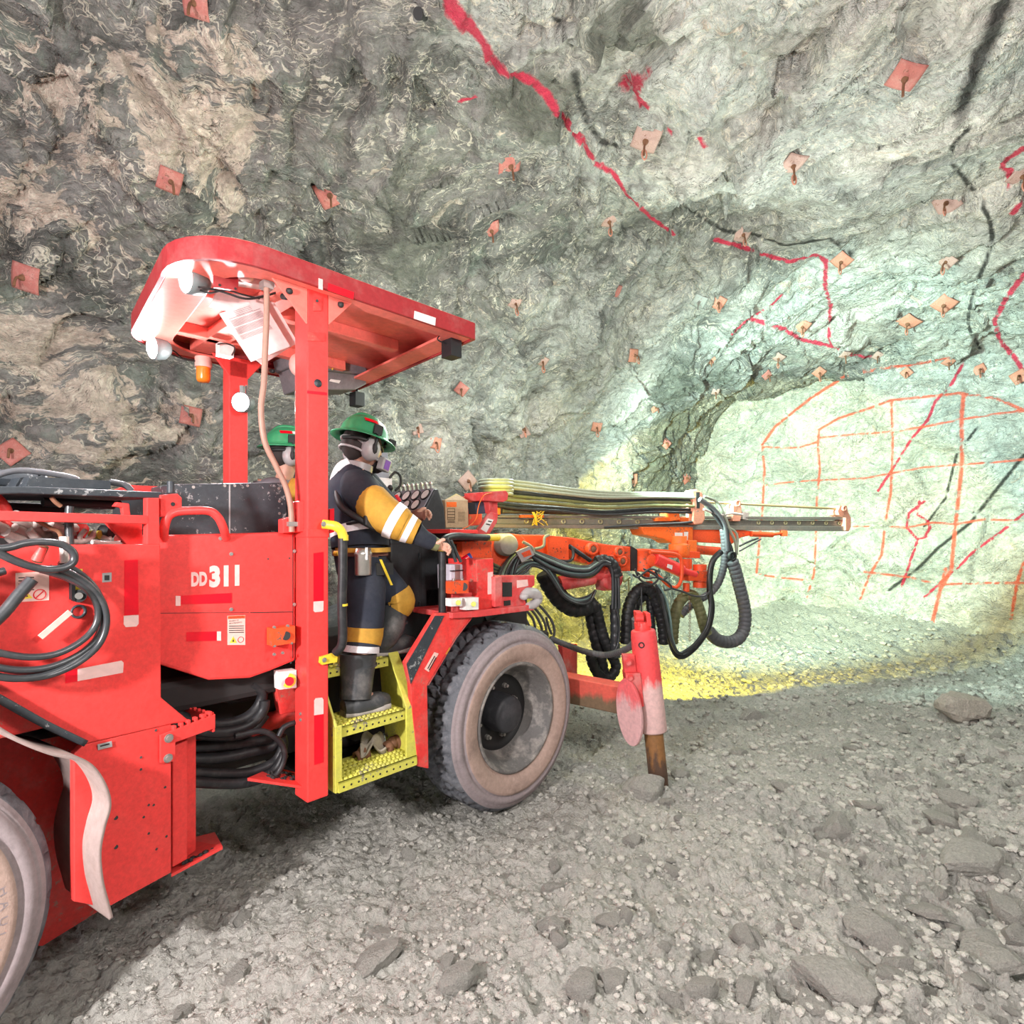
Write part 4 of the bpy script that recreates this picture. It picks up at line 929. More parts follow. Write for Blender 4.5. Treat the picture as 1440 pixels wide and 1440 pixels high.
# ---------- handrails
def rail_tube(pts, d, r=0.02, mat='rubber', yel=()):
    e = MB(); e.tube([FR.wp(x, y, dd) for x, y, dd in pts], r, n=12); o = part('handrail', e, M[mat])
    for a, b_ in yel: MB().tube([FR.wp(*a), FR.wp(*b_)], r*1.06, sub=1, n=12).build('yellow_tape', M['yel'], o)
    return o
hr = rail_tube([(482,757,.06),(482,800,.06),(481,850,.06),(482,890,.06),(480,908,.05),(472,918,.02)], .05, 0.0205, 'rubber', [((483,752,.06),(483,760,.06)),((482,849,.06),(482,852,.06))])
MB().tube([FR.wp(x,y,dd) for x,y,dd in ((454,737,.012),(462,738,.03),(472,740,.055),(480,747,.06),(483,758,.06))], 0.021, n=12).build('rail_bracket', M['yel'], hr)
mb = MB(); mb.fpx(FR, [(451,924),(468,919),(475,922),(474,931),(453,935),(450,932)], 0.016, 0.014); mb.mat(1); mb.bolt(FR.wp(456,928,0.016), FR.n, 0.008, 0.008); mb.bolt(FR.wp(455,737,0.034), FR.n, 0.009, 0.008); mb.build('rail_bracket', [M['yel'], M['bolt']], hr)
hr2 = rail_tube([(622,772,-.03),(622,830,-.03),(622,898,-.03)], 0, 0.0205, 'rubber', [((621.5,897,-.03),(621,914,-.03)),((622,766,-.03),(622,775,-.03))])
mb = MB(); mb.fpx(FR, [(615,911),(632,907),(633,912),(628,920),(613,921)], 0.0, 0.02); mb.build('rail_bracket', M['yel'], hr2)
hr3 = rail_tube([(622,768,-.03),(626,758,-.05),(640,754,-.08),(660,755,-.09),(686,756,-.12)], 0, 0.021, 'rubber', [((684,756,-.12),(700,756,-.14))])

# ---------- console
con = empty('control_console', FR.wp(590, 900, -0.42), RIG)
DC = -0.40
mb = MB(); mb.fpx(FR, [(549,752),(566,741),(594,722),(611,688),(617,687),(625,712),(629,760),(629,870),(578,935),(556,942),(549,930)], DC, 0.55)
cb = mb.build('console_body', M['charcoal'], con, bevel=0.012)
mb = MB()
for q4 in ([(549,765),(629,763)],[(590,764),(590,905)],[(592,764),(592,905)]):
    (x0,y0),(x1,y1) = q4; w_ = 0.7; mb.fpx(FR, [(x0,y0-w_),(x1,y1-w_),(x1+w_,y1+w_),(x0+w_,y0+w_)], DC+0.001, 0.002)
mb.build('door_gap', M['ink'], cb)
for y in (783, 851):
    MB().cyl(FR.wp(590, y-5, DC+0.006), FR.wp(590, y+5, DC+0.006), 0.006, n=10).build('hinge', M['dark'], cb)
mb = MB(); mb.fpx(FR, [(598,786),(616,785),(616,828),(598,829)], DC+0.003, 0.003); mb.build('door_panel', M['charcoal'], cb, bevel=0.002)
Nb, Nt = FR.wp(594, 720, DC), FR.wp(611, 688, DC); upv = (Nt-Nb); inn_ = -FR.n*0.52
pn = upv.cross(inn_).normalized(); pn = pn if pn.dot(-FR.f) > 0 else -pn
mb = MB(); mb.prism([Nb+pn*.004, Nt+pn*.004, Nt+inn_+pn*.004, Nb+inn_+pn*.004], pn*0.006)
gp = mb.build('gauge_panel', M['panel'], con)
for j, (v, us) in enumerate(((0.72, (0.08,0.27,0.46,0.65,0.84)), (0.28, (0.17,0.36,0.55,0.74)))):
    for u in us:
        c = Nb+upv*v+inn_*u+pn*0.010; mb = MB(); mb.lathe(c, pn, [(0.0,0.008),(0.033,0.008)], 24); mb.mat(1); mb.lathe(c, pn, [(0.033,0.009),(0.038,0.010),(0.040,0.0)], 24); mb.build('gauge', [M['face_white'], M['black']], con)
for k in range(8):
    c = Nt+inn_*(0.05+k*0.09)+ZV*0.0; mb = MB(); mb.cyl(c+ZV*0.0, c+ZV*0.028+pn*0.01, 0.009); mb.ball(c+ZV*0.03+pn*0.012, 0.012, n=8); mb.build('valve_knob', M['chrome'], con)
mb = MB(); mb.fpx(FR, [(520,640),(545,633),(549,680),(525,686)], -0.85, 0.05); mb.build('display_screen', M['panel'], con, bevel=0.004)
mb = MB(); mb.tube([FR.wp(x,y,-0.75) for x,y in ((548,672),(556,664),(563,670),(563,682),(556,690))], 0.009, n=8); mb.build('hose_loop', M['ink'], con)
mb = MB(); mb.ball(FR.wp(549,686,-0.7), 0.02, n=10); mb.cyl(FR.wp(549,686,-0.7), FR.wp(552,715,-0.7), 0.008); mb.mat(1); mb.cyl(FR.wp(556,697,-0.62), FR.wp(562,706,-0.6), 0.016); mb.mat(2); mb.box(FR.wp(540,680,-0.8), 0.09, 0.05, 0.07, X=FR.f, Y=FR.n); mb.build('joystick', [M['black'], M['reflex_red'], M['white']], con)

# ---------- front fender and front frame
mb = MB(); mb.fpx(FR, [(613,862),(640,862),(671,858),(640,898),(601,964),(603,1081),(588,1078),(580,1003),(577,962),(570,932)], 0.005, 0.03)
fen = part('front_fender', mb, M['red_worn'], bevel=0.004)
mb = MB(); mb.fpx(FR, [(612,866),(625,866),(586,945),(578,962),(572,934)], 0.008, 0.004); mb.build('worn_patch', M['dark'], fen)
mb = MB(); mb.prism([FR.wp(671,858,0.0), FR.wp(640,898,0.0), FR.wp(601,964,0.0), FR.wp(601,964,0.0)-FR.n*0.3, FR.wp(640,898,0.0)-FR.n*0.3, FR.wp(671,858,0.0)-FR.n*0.3], FR.f*0.01)
mb.build('fender_return', M['red_dusty'], fen)
sticker(FR, [(597,941),(611,917),(617,919),(603,945)], 0.006, [M['label_pink'], M['ink']], fen, 'warning_label', [[(601,940),(611,922),(612,923),(602,941)],[(603,942),(613,924),(614,925),(604,943)]])
mb = MB(); mb.fpx(FR, [(636,862),(745,851),(752,858),(672,868),(636,870)], 0.03, 0.35); mb.fpx(FR, [(636,835),(664,833),(664,862),(636,863)], -0.02, 0.05); mb.fpx(FR, [(696,809),(752,809),(752,823),(736,835),(741,852),(696,856)], 0.0, 0.03)
mb.fpx(FR, [(696,811),(706,811),(706,852),(696,854)], 0.03, 0.05)
ff = part('front_frame', mb, M['red_dusty'], bevel=0.004)
mb = MB(); mb.fpx(FR, [(670,787),(694,785),(695,855),(671,858)], 0.0, 0.25); part('front_upright', mb, M['red_worn'], bevel=0.005)
sticker(FR, [(686,805),(693,804),(693,835),(686,836)], 0.0, [M['reflex_white']], ff); sticker(FR, [(727,816),(742,815),(743,824),(727,827)], 0.0, [M['reflex_white']], ff)
mb = MB(); mb.fpx(FR, [(707,819),(720,819),(720,839),(707,839)], 0.004, 0.003); mb.fpx(FR, [(709,845),(718,844),(718,851),(709,852)], 0.004, 0.003); mb.build('slot', M['ink'], ff)
mb = MB(); mb.fbox(FR, -0.9, 0.75, -1.3, -0.36, 0.55, 0.95); mb.fbox(FR, -0.4, 0.55, -1.1, -0.4, 0.9, 1.35); part('front_chassis', mb, M['inside'], bevel=0.02)
mb = MB(); mb.fpx(FR, [(634,818),(659,816),(659,834),(634,835)], 0.03, 0.08); mb.mat(1); mb.cyl(FR.wp(652,825,0.03), FR.wp(652,825,0.0315), 0.022, n=18); mb.mat(2)
for x in (638,650): mb.cyl(FR.wp(x,816.5,0.0), FR.wp(x,813.5,0.0), 0.009, n=8)
part('junction_box', mb, [M['orange'], M['ink'], M['bolt']])
for (x0,y0,x1,y1) in ((635,842,650,853),(655,841,673,858)):
    mb = MB(); mb.fpx(FR, [(x0,y0),(x1,y0-1),(x1,y1-1),(x0,y1)], 0.05, 0.05); mb.mat(1); cx_ = (x0+x1)/2; mb.cyl(FR.wp(cx_+2,(y0+y1)/2,0.05), FR.wp(cx_+2,(y0+y1)/2,0.062), 0.014, n=12); part('rotary_switch', mb, [M['white'], M['yellow']], bevel=0.0)
mb = MB(); mb.fpx(FR, [(632,748),(690,752),(690,760),(632,757)], -0.15, 0.5); mb.fpx(FR, [(630,765),(668,765),(668,865),(630,868)], -0.30, 0.3); part('front_deck', mb, M['inside'], bevel=0.004)
mb = MB(); mb.fpx(FR, [(633,744),(672,745),(672,750),(633,750)], -0.1, 0.35); part('deck_edge', mb, M['red'], bevel=0.003)
mb = MB(); mb.fpx(FR, [(650,761),(692,759),(692,785),(650,784)], -0.25, 0.3); part('valve_block', mb, M['orange'], bevel=0.006)
for pts in ([(628,757),(636,775),(641,790)], [(634,760),(642,778),(648,790)]): part('hydraulic_hose', MB().tube([FR.wp(x, y, 0.0) for x, y in pts], 0.009, n=8), M['hose'])
# lamp bracket above the deck
DB = -0.35
mb = MB(); mb.fpx(FR, [(678,692),(712,690),(715,694),(714,703),(708,706),(680,704)], DB, 0.18); mb.fpx(FR, [(687,704),(700,704),(700,722),(690,722)], DB-0.05, 0.06); mb.fpx(FR, [(690,720),(701,722),(699,735),(672,778),(657,775),(668,752)], DB, 0.03)
lb = part('lamp_bracket', mb, M['red_dusty'], bevel=0.004)
sticker(FR, [(686,729),(694,731),(684,749),(676,744)], DB, [M['white'], M['ink']], lb, 'instruction_label', [[(687,732),(692,733),(691,734.5),(686,733.5)],[(684,736),(690,737.5),(689,739),(683,737.5)]])
mb = MB(); mb.fpx(FR, [(668,706),(686,705),(687,722),(670,723)], DB-0.1, 0.08); part('ballast_box', mb, M['dark_blue'] if 'dark_blue' in M else M['dark'], bevel=0.006)
mb = MB(); mb.fpx(FR, [(659,698),(678,696),(678,738),(659,740)], DB-0.35, 0.12); part('rear_bracket_box', mb, M['red_worn'], bevel=0.004)
part('orange_wire', MB().tube([FR.wp(x, y, DB+0.02) for x, y in ((692,693),(680,697),(673,712),(670,728),(662,738),(650,744))], 0.0035, n=6), M['orange_lit'])
mb = MB(); mb.fpx(FR, [(790,908),(812,905),(812,955),(795,948)], -0.9, 0.05); part('jack_mount', mb, M['red_dusty'], bevel=0.004)

# ---------- stabiliser jack
J = Vector((0.965, 3.76, 0)); jt = Vector((0.865, 3.80, 1.13)); jb = Vector((0.975, 3.76, -0.02)); ax = (jt-jb).normalized()
at = lambda z: jb+(jt-jb)*((z-jb.z)/(jt.z-jb.z))
jk = empty('stabiliser_jack', at(0.0), RIG)
mb = MB(); mb.lathe(at(0.37), ax, [(0,0),(0.086,0),(0.090,0.01),(0.088,0.35),(0.084,0.62),(0.080,0.66),(0.074,0.67),(0,0.67)], 28); mb.build('outer_tube', M['jackpaint'] if 'jackpaint' in M else M['red_dusty'], jk)
mb = MB(); side = Vector((1,0,0)); mb.lathe(at(1.03), ax, [(0.055,0),(0.055,0.06),(0.0,0.062)], 16); mb.box(at(1.11)+Vector((-0.02,0,0)), 0.045, 0.10, 0.10, X=side, Z=ax); mb.box(at(1.11)+Vector((0.035,0,0)), 0.03, 0.10, 0.09, X=side, Z=ax)
mb.cyl(at(1.12)+Vector((-0.05,-0.05,0)), at(1.12)+Vector((0.0,-0.06,0)), 0.02); mb.build('top_eye', M['red'], jk, bevel=0.006)
mb = MB(); mb.lathe(at(-0.02), ax, [(0,0),(0.058,0),(0.062,0.02),(0.062,0.40)], 24); mb.build('inner_leg', M['rusty_leg'] if 'rusty_leg' in M else M['rust'], jk)
c = at(0.42)+Vector((-0.155, -0.05, 0.09)); nn = Vector((-0.75, -0.62, 0.1)).normalized()
vs = MB(); uu = ax.cross(nn).normalized(); pts = [c+ax*0.22*math.sin(2*math.pi*k/28)+uu*0.10*math.cos(2*math.pi*k/28) for k in range(28)]; vs.prism(pts, nn*0.025); vs.build('foot_pad', M['pad'] if 'pad' in M else M['mud'], jk, bevel=0.004)
mb = MB(); mb.box(at(0.66)+Vector((-0.11,-0.02,0)), 0.10, 0.12, 0.22, X=side, Z=ax); mb.box(at(0.80)+Vector((-0.12,-0.02,0)), 0.08, 0.06, 0.16, X=side, Z=ax)
mb.build('pad_bracket', M['red_dusty'], jk, bevel=0.006)
for z in (0.74, 0.84): MB().bolt(at(z)+Vector((-0.13,-0.082,0)), Vector((-0.2,-1,0)), 0.016, 0.02).build('bolt', M['red_dusty'], jk)
MB().lathe(at(0.95)+Vector((-0.035,-0.075,0)), Vector((-0.4,-1,0)), [(0.02,0.0),(0.02,0.008),(0.013,0.008),(0.013,0)], 16).build('port_ring', M['ink'], jk)
a0 = Vector((0.86, 3.80, 0.555)); b0 = Vector((0.05, 4.36, 0.575)); dd = (b0-a0).normalized(); nrm_ = dd.cross(ZV).normalized()
mb = MB(); mb.box((a0+b0)/2, (b0-a0).length, 0.14, 0.185, X=dd, Y=nrm_); part('jack_beam', mb, M['beam'] if 'beam' in M else M['red_worn'], bevel=0.008)
# =====================================================  BOOM, FEED AND HOSES
BO = Frame((-0.10, 4.45), (2.03, 0.85))
FE = Frame((-0.18, 4.90), (3.92, 1.40))
for fr in (BO, FE): pass          # .n points to the camera side
boom = empty('boom', BO.wp(740, 780, -0.1), RIG)
def bpx(pts, d, th, mb=None): mb = mb or MB(); return mb.fpx(BO, pts, d, th)
mb = MB(); bpx([(686,762),(700,753),(716,750),(733,752),(742,762),(742,786),(722,800),(700,800),(686,790)], 0.0, 0.30, mb); mb.build('boom_root', M['orange'], boom, bevel=0.012)
c = BO.wp(709,766,0.0); mb = MB(); mb.lathe(c, BO.n, [(0.088,-0.1),(0.088,0.07),(0.078,0.075),(0.076,0.1),(0.07,0.107),(0,0.108)], 28); mb.build('rotation_motor', [M['grey_cap']], boom)
mb = MB(); bpx([(733,752),(762,752),(806,756),(850,765),(888,770),(889,778),(886,803),(858,803),(838,797),(800,786),(742,786)], -0.06, 0.16, mb); mb.build('boom_arm', M['orange'], boom, bevel=0.012)
mb = MB(); bpx([(769,753),(799,756),(800,790),(788,790),(771,782)], 0.03, 0.02, mb); mb.mat(1)
for x, y in ((778,771),(783,772),(788,771),(784,775),(789,776),(793,784),(796,762)): mb.cyl(BO.wp(x,y,0.03), BO.wp(x,y,0.0315), 0.0045, n=8)
mb.build('cover_plate', [M['orange'], M['ink']], boom)
mb = MB(); bpx([(838,764),(888,769),(888,803),(862,804),(850,796)], -0.02, 0.22, mb); mb.build('boom_head', M['orange'], boom, bevel=0.008)
for x, y, r in ((832,772,.052),(869,776,.045),(873,789,.048),(857,786,.036),(846,785,.03)):
    mb = MB(); p = BO.wp(x,y,-0.02); mb.lathe(p, BO.n, [(r,-0.03),(r,0.035),(r*0.6,0.04),(r*0.55,0.03)], 20); mb.mat(1); mb.lathe(p, BO.n, [(r*0.55,0.03),(r*.3,0.045),(0,0.045)], 12); mb.build('pivot_pin', [M['orange'], M['rust']], boom)
mb = MB(); mb.cyl(BO.wp(786,821,-0.03), BO.wp(834,812,-0.03), 0.062, n=20); mb.cyl(BO.wp(832,812,-0.03), BO.wp(860,808,-0.03), 0.035); mb.build('lift_cylinder', M['red_dusty'], boom)
mb = MB(); mb.lathe(BO.wp(858,812,-0.05), BO.n, [(0,0.05),(0.1,0.05),(0.11,0.03),(0.11,-0.05)], 20); bpx([(844,803),(872,803),(876,815),(868,830),(848,831)], -0.08, 0.12, mb); mb.build('lift_lug', M['red_dusty'], boom, bevel=0.006)
mb = MB(); bpx([(888,768),(896,773),(896,802),(888,803)], 0.0, 0.16, mb); mb.build('joint_flange', M['inside'], boom)
mb = MB(); p0, p1 = BO.wp(903,803,-0.04), BO.wp(903,773,-0.04); mb.lathe(p0, (p1-p0), [(0,0),(0.082,0),(0.085,0.012),(0.078,0.02),(0.078,0.17),(0.085,0.18),(0.085,0.195),(0,0.197)], 24); mb.build('swing_joint', M['orange'], boom)
mb = MB(); mb.lathe(BO.wp(913,788,0.0), BO.n, [(0.055,-0.05),(0.055,0.04),(0.03,0.045),(0,0.045)], 20); bpx([(903,773),(925,772),(985,776),(985,785),(925,784),(915,800),(903,802)], -0.05, 0.10, mb); mb.build('swing_arm', M['orange'], boom, bevel=0.006)
mb = MB(); mb.cyl(BO.wp(920,786,0.02), BO.wp(958,803,0.02), 0.058, n=20); mb.cyl(BO.wp(955,801,0.02), BO.wp(978,808,0.02), 0.03); mb.mat(1); mb.fpx(BO, [(939,793),(946,795),(945,801),(938,798)], 0.083, 0.004); mb.build('swing_cylinder', [M['red'], M['white']], boom)
MB().tube([BO.wp(x,y,0.10) for x,y in ((914,776),(930,777),(948,779),(957,785),(959,800),(957,818),(950,826),(940,823),(928,812),(914,803))], 0.016, n=10).build('hose_guard', M['orange'], boom)
mb = MB()
for (y0, y1, r) in ((794,802,.062),(803,817,.072),(818,826,.062)):
    mb.cyl(BO.wp(984,y0,-0.03), BO.wp(984,y1,-0.03), r, n=20)
mb.box(BO.wp(972,809,-0.03), 0.16, 0.13, 0.09, X=BO.f, Y=BO.n); mb.cyl(BO.wp(966,786,-0.05), BO.wp(966,800,-0.05), 0.045); mb.build('wrist_joint', M['orange'], boom, bevel=0.004)
mb = MB(); mb.cyl(BO.wp(965,820,0), BO.wp(965,832,0), 0.03); mb.cyl(BO.wp(909,803,-.03), BO.wp(909,812,-.03), 0.03); mb.box(BO.wp(913,822,-0.05), .05, .05, .06); mb.build('lower_fitting', M['orange'], boom)
mb = MB(); p0, p1 = BO.wp(955,784,-0.12), BO.wp(955,756,-0.12); mb.lathe(p0, p1-p0, [(0,0),(0.08,0),(0.095,0.02),(0.095,0.12),(0.07,0.13),(0.07,0.2),(0,0.2)], 24); mb.box(BO.wp(968,768,-0.12), 0.10, 0.12, 0.11, X=BO.f, Y=BO.n); mb.build('feed_turret', M['orange_lit'], boom, bevel=0.005)
# feed
feed = empty('drill_feed', FE.wp(950, 745, 0), RIG)
def fpx(pts, d, th, mb): return mb.fpx(FE, pts, d, th)
mb = MB(); fpx([(901,741),(975,741),(975,764),(944,764),(934,758),(906,752)], 0.06, 0.22, mb); mb.build('feed_cradle', M['orange_lit'], feed, bevel=0.01)
mb = MB(); fpx([(949,749),(960,749),(960,754),(949,754)], 0.062, 0.002, mb); fpx([(962,748),(968,748),(967,760),(962,760)], 0.062, 0.002, mb); mb.build('cradle_sticker', M['white'], feed)
mb = MB(); fpx([(975,744),(1040,745),(1060,747),(1060,752),(1042,756),(1030,765),(975,762)], 0.0, 0.14, mb); mb.build('feed_slide', M['orange'], feed, bevel=0.008)
MB().cyl(FE.wp(968,772,-0.02), FE.wp(1016,776,-0.02), 0.045, n=16).cyl(FE.wp(960,765,-0.02), FE.wp(975,777,-0.02), 0.04, n=12).build('feed_cylinder', M['orange'], feed)
mb = MB(); mb.cyl(FE.wp(1056,751,0.02), FE.wp(1086,752,0.02), 0.027); mb.cyl(FE.wp(1084,752,0.02), FE.wp(1106,749,0.02), 0.016); mb.box(FE.wp(1102,750,0.02), 0.06, 0.05, 0.06); mb.build('feed_extension', M['orange'], feed, bevel=0.004)
mb = MB()
fpx([(692,724),(1192,727),(1192,731),(692,728)], 0.0, 0.16, mb); fpx([(692,729),(1192,732),(1194,740),(692,737)], -0.035, 0.10, mb); fpx([(692,737),(1194,740),(1194,747),(692,742)], 0.01, 0.18, mb)
mb.build('feed_beam', M['feed'], feed, bevel=0.004)
for i, x in enumerate(list(range(740,900,26))+list(range(1066,1190,19))):
    y = 733+(x-740)*0.006; mb = MB(); p = FE.wp(x, y, -0.035); mb.lathe(p, FE.n, [(0.022,0),(0.024,0.012),(0.012,0.012),(0.012,0.003)], 12); mb.build('feed_bolt', M['brass'], feed)
mb = MB(); fpx([(1178,719),(1181,711),(1191,711),(1193,720),(1197,728),(1197,741),(1194,747),(1189,746),(1189,728),(1180,724)], 0.03, 0.14, mb); mb.build('front_guide', M['pinkrust'], feed, bevel=0.006)
for x, y, r in ((1186,715,.03),(1036,708,.035)):
    mb = MB(); mb.lathe(FE.wp(x,y,0.035), FE.n, [(r,0),(r,0.02),(r*.5,0.02),(r*.5,0)], 16); mb.build('guide_ring', M['pinkrust'], feed)
mb = MB(); fpx([(1031,712),(1034,704),(1040,705),(1043,714),(1043,724),(1041,733),(1031,733)], 0.03, 0.10, mb); mb.build('mid_guide', M['pinkrust'], feed, bevel=0.005)
mb = MB(); fpx([(1044,719),(1054,721),(1052,731),(1044,730)], 0.0, 0.1, mb); mb.build('clamp_block', M['steel'], feed, bevel=0.004)
mb = MB(); fpx([(973,689),(980,688),(988,692),(991,712),(992,730),(988,737),(978,738),(974,733),(975,712)], 0.10, 0.12, mb); mb.build('hose_guide', M['pinkrust'], feed, bevel=0.012)
mb = MB(); fpx([(979,692),(984,692),(984,715),(980,715)], 0.103, 0.003, mb); mb.build('slot', M['ink'], feed)
mb = MB(); mb.tube([FE.wp(700,700,-0.05), FE.wp(992,706,-0.02), FE.wp(1186,716,-0.01)], 0.013, sub=1, n=8); mb.build('drill_rod', M['rodtan'], feed)
mb = MB(); fpx([(941,722),(945,720),(955,720),(957,731),(943,733)], 0.06, 0.16, mb); fpx([(957,728),(976,727),(976,734),(957,733)], 0.04, 0.1, mb); fpx([(925,728),(942,727),(942,733),(925,733)], 0.04, 0.1, mb); mb.build('carriage', M['orange_lit'], feed, bevel=0.005)
mb = MB(); fpx([(707,712),(742,711),(746,716),(742,722),(707,722)], 0.03, 0.16, mb); fpx([(742,713),(820,716),(820,724),(742,722)], 0.02, 0.12, mb); mb.build('rock_drill', M['drill'], feed, bevel=0.01)
mb = MB(); fpx([(693,712),(704,712),(704,724),(693,724)], 0.04, 0.12, mb); mb.build('drill_adapter', M['amber'], feed, bevel=0.006)
mb = MB(); fpx([(732,724),(765,724),(765,728),(732,728)], 0.04, 0.1, mb); mb.build('carriage_plate', M['orange_lit'], feed)
for k in range(5):
    MB().tube([FE.wp(754+k*2+(8*math.sin(i+k)), 719+i*5, 0.08) for i in range(5)], 0.004, n=5, sub=3).build('yellow_cord', M['yel'], feed)
for k in range(3):
    MB().tube([FE.wp(748+k*1.5, 720, 0.08), FE.wp(752+k, 728, 0.09), FE.wp(753+k, 738, 0.08)], 0.005, n=5, sub=3).build('yellow_cord', M['yel'], feed)
for i, x in enumerate((1002, 1016)):
    pass
# hose bundle running over the feed
hs = [(676,697,.018),(680,700,.02),(685,702,.02),(690,706,.023),(695,709,.018),(701,714,.02),(707,719,.02),(711,723,.017)]
for i, (y0, y1, r) in enumerate(hs):
    m_ = 'hose_light' if i < 3 else ('hose_olive' if i in (4, 5) else 'hose')
    ds = 0.05+0.02*(i % 3)
    pts = [FE.wp(712,y0-1,ds+0.16), FE.wp(690,y0-1,ds+0.16), FE.wp(677,y0,ds+0.05), FE.wp(676,y0+1,ds-0.05), FE.wp(688,y0+3,ds-0.1)] if i < 5 else []
    if pts: MB().tube([FE.wp(720,y0,ds+.1)]+pts, r*0.85, n=8).build('return_hose', M['hose_light'], feed)
    MB().tube([FE.wp(678+3*i, y0, ds), FE.wp(730, y0+1.5+0.4*i, ds), FE.wp(790, y0+5+(y1-y0)*0.25, ds), FE.wp(850, y0+8+(y1-y0)*.4, ds), FE.wp(920, y1-3, ds), FE.wp(976, y1-2, ds)], r*0.8, n=8).build('feed_hose', M[m_], feed)
MB().tube([FE.wp(x,y,0.08) for x,y in ((850,742),(890,739),(930,737),(965,735),(980,732))], 0.013, n=8).build('feed_hose', M['hose'], feed)
# hoses falling from the hose guide to the boom
fall = [([(984,702),(1003,716),(1016,734),(1020,752),(1022,775)], .026,'hose_grey'),([(990,706),(1010,722),(1022,745),(1024,765),(1030,785)], .018,'hose'),([(990,698),(1008,706),(1020,728),(1026,745),(1034,762),(1036,780)], .014,'hose_light'),
        ([(995,712),(1008,730),(1019,748),(1027,770),(1026,788)], .014,'hose'),([(1022,742),(1032,746),(1037,756),(1036,775)], .012,'hose_light'),([(1040,768),(1052,762),(1066,757)], .010,'hose'),([(1040,775),(1056,766),(1070,758)], .008,'hose'),([(1018,738),(1024,758),(1030,775),(1029,790)], .012,'hose'),([(990,716),(1012,724),(1030,722),(1044,724)], .012,'steel')]
for pts, r, m_ in fall: MB().tube([FE.wp(x,y,0.16) for x,y in pts], r, n=8).build('feed_hose', M[m_], feed)
MB().tube([FE.wp(x,y,0.18) for x,y in ((1029,788),(1034,802),(1040,825),(1045,845),(1048,865),(1046,885),(1038,898),(1024,903),(1008,899),(997,888))], 0.061, n=14, rings=0.045).build('ribbed_hose', M['hose_grey'], feed)
MB().tube([FE.wp(x,y,0.14) for x,y in ((1017,744),(1019,768),(1018,795),(1010,820),(996,836),(978,846),(966,856),(957,866))], 0.036, n=12, rings=0.035).build('ribbed_hose', M['hose_grey'], feed)
MB().lathe(FE.wp(1028,782,0.2), FE.n, [(0.045,0),(0.045,0.03),(0.03,0.03),(0.03,0)], 16).build('hose_clamp', M['ink'], feed)
def btube(pts, r, m_, d=0.02, rings=None, name='boom_hose', n=10): return MB().tube([BO.wp(x,y,d) for x,y in pts], r, n=n, rings=rings).build(name, M[m_], boom)
btube([(1014,776),(1004,786),(999,802),(998,830),(1001,855),(996,882),(984,902),(970,917),(957,923),(948,915),(940,890),(934,860),(926,825)], 0.027, 'rubber', 0.12)
btube([(1012,780),(1001,792),(997,812),(999,850),(994,880),(980,902),(966,914),(954,918),(944,900),(937,870),(930,835)], 0.014, 'hose', 0.17)
btube([(946,905),(947,885),(950,862),(956,846),(966,837),(976,839),(984,858),(990,880),(994,892)], 0.050, 'hose_yel', -0.05, 0.045, 'ribbed_hose', 14)
btube([(880,905),(881,880),(884,855),(892,836),(906,826),(918,834),(926,855),(932,880),(934,906)], 0.052, 'rubber', -0.02, 0.05, 'ribbed_hose', 14)
btube([(887,905),(889,870),(896,846),(908,838)], 0.045, 'rubber', -0.1, 0.05, 'ribbed_hose', 12)
btube([(912,826),(914,850),(916,880),(920,905)], 0.036, 'rubber', -0.08, 0.04, 'ribbed_hose', 12)
btube([(926,822),(936,842),(942,868),(945,895),(950,912)], 0.012, 'hose_teal', 0.14); btube([(922,822),(932,845),(938,872),(941,900),(944,912)], 0.011, 'hose', 0.12)
btube([(902,826),(902,860),(899,880)], 0.007, 'hose', 0.05)
for k, pts in enumerate(([(893,800),(900,815),(915,822),(925,815),(922,803)],[(896,805),(908,813),(925,812),(940,820),(944,827),(935,830)],[(905,800),(918,806),(930,815),(938,812)],[(890,808),(897,812),(905,806),(915,800),(925,803)],[(946,828),(960,832),(975,838),(990,838),(998,832)])):
    btube(pts, 0.009, 'hose', 0.12+0.02*k)
for pts in ([(886,812),(878,818),(876,812)],[(884,815),(884,832)],[(960,836),(972,834),(985,838)]): btube(pts, 0.008, 'hose_olive', 0.05)
# chain
ch_ = MB()
for k in range(14):
    p = BO.wp(970,838,0.08)-ZV*(0.03*k); v = BO.f if k % 2 else BO.n
    ch_.lathe(p, v, [(0.011,-0.003),(0.013,0),(0.011,0.003),(0.008,0)], 10, closed=True)
ch_.build('chain', M['rust'], boom)
# bundle at the boom root
for i in range(9):
    o = i*2.2; dz = 0.02+0.018*(i % 4)
    pts = [(700+i*3.2,812),(708+i*2.6,796),(720+i*2,782),(738+i*1.4,772+o*0.5),(752,776+o*.6),(775,784+o),(800,794+o*.9),(825,797+o*0.8),(838,790+o*0.9),(848,786+o*0.5),(858,790+o*0.3)]
    btube(pts, 0.0125 if i != 2 else 0.011, 'hose_teal' if i in (2, 6) else 'hose', 0.06+dz)
for i in range(4):
    btube([(714+i*4,812),(730+i*3,795+i*3),(748,790+i*2),(766,793+i*3),(780,812+i*3),(792,832+i*2),(810,842+i*2),(828,838+i*3),(838,830)], 0.010, 'hose_teal' if i == 1 else 'hose', 0.10+0.015*i)
btube([(735,762),(748,770),(752,785)], 0.012, 'hose_light', 0.12); btube([(752,772),(764,768),(766,756),(772,752)], 0.012, 'hose_light', 0.08); btube([(805,770),(806,782),(800,789),(780,788)], 0.013, 'hose', 0.03); btube([(800,768),(815,778),(830,788)], 0.02, 'rubber', 0.0)
mb = MB(); bpx([(726,776),(745,768),(752,780),(734,791)], 0.16, 0.03, mb); mb.mat(1); bpx([(733,778),(745,773),(748,780),(737,784)], 0.163, 0.002, mb); mb.build('hose_wrap', [M['muff'], M['orange']], boom, bevel=0.004)
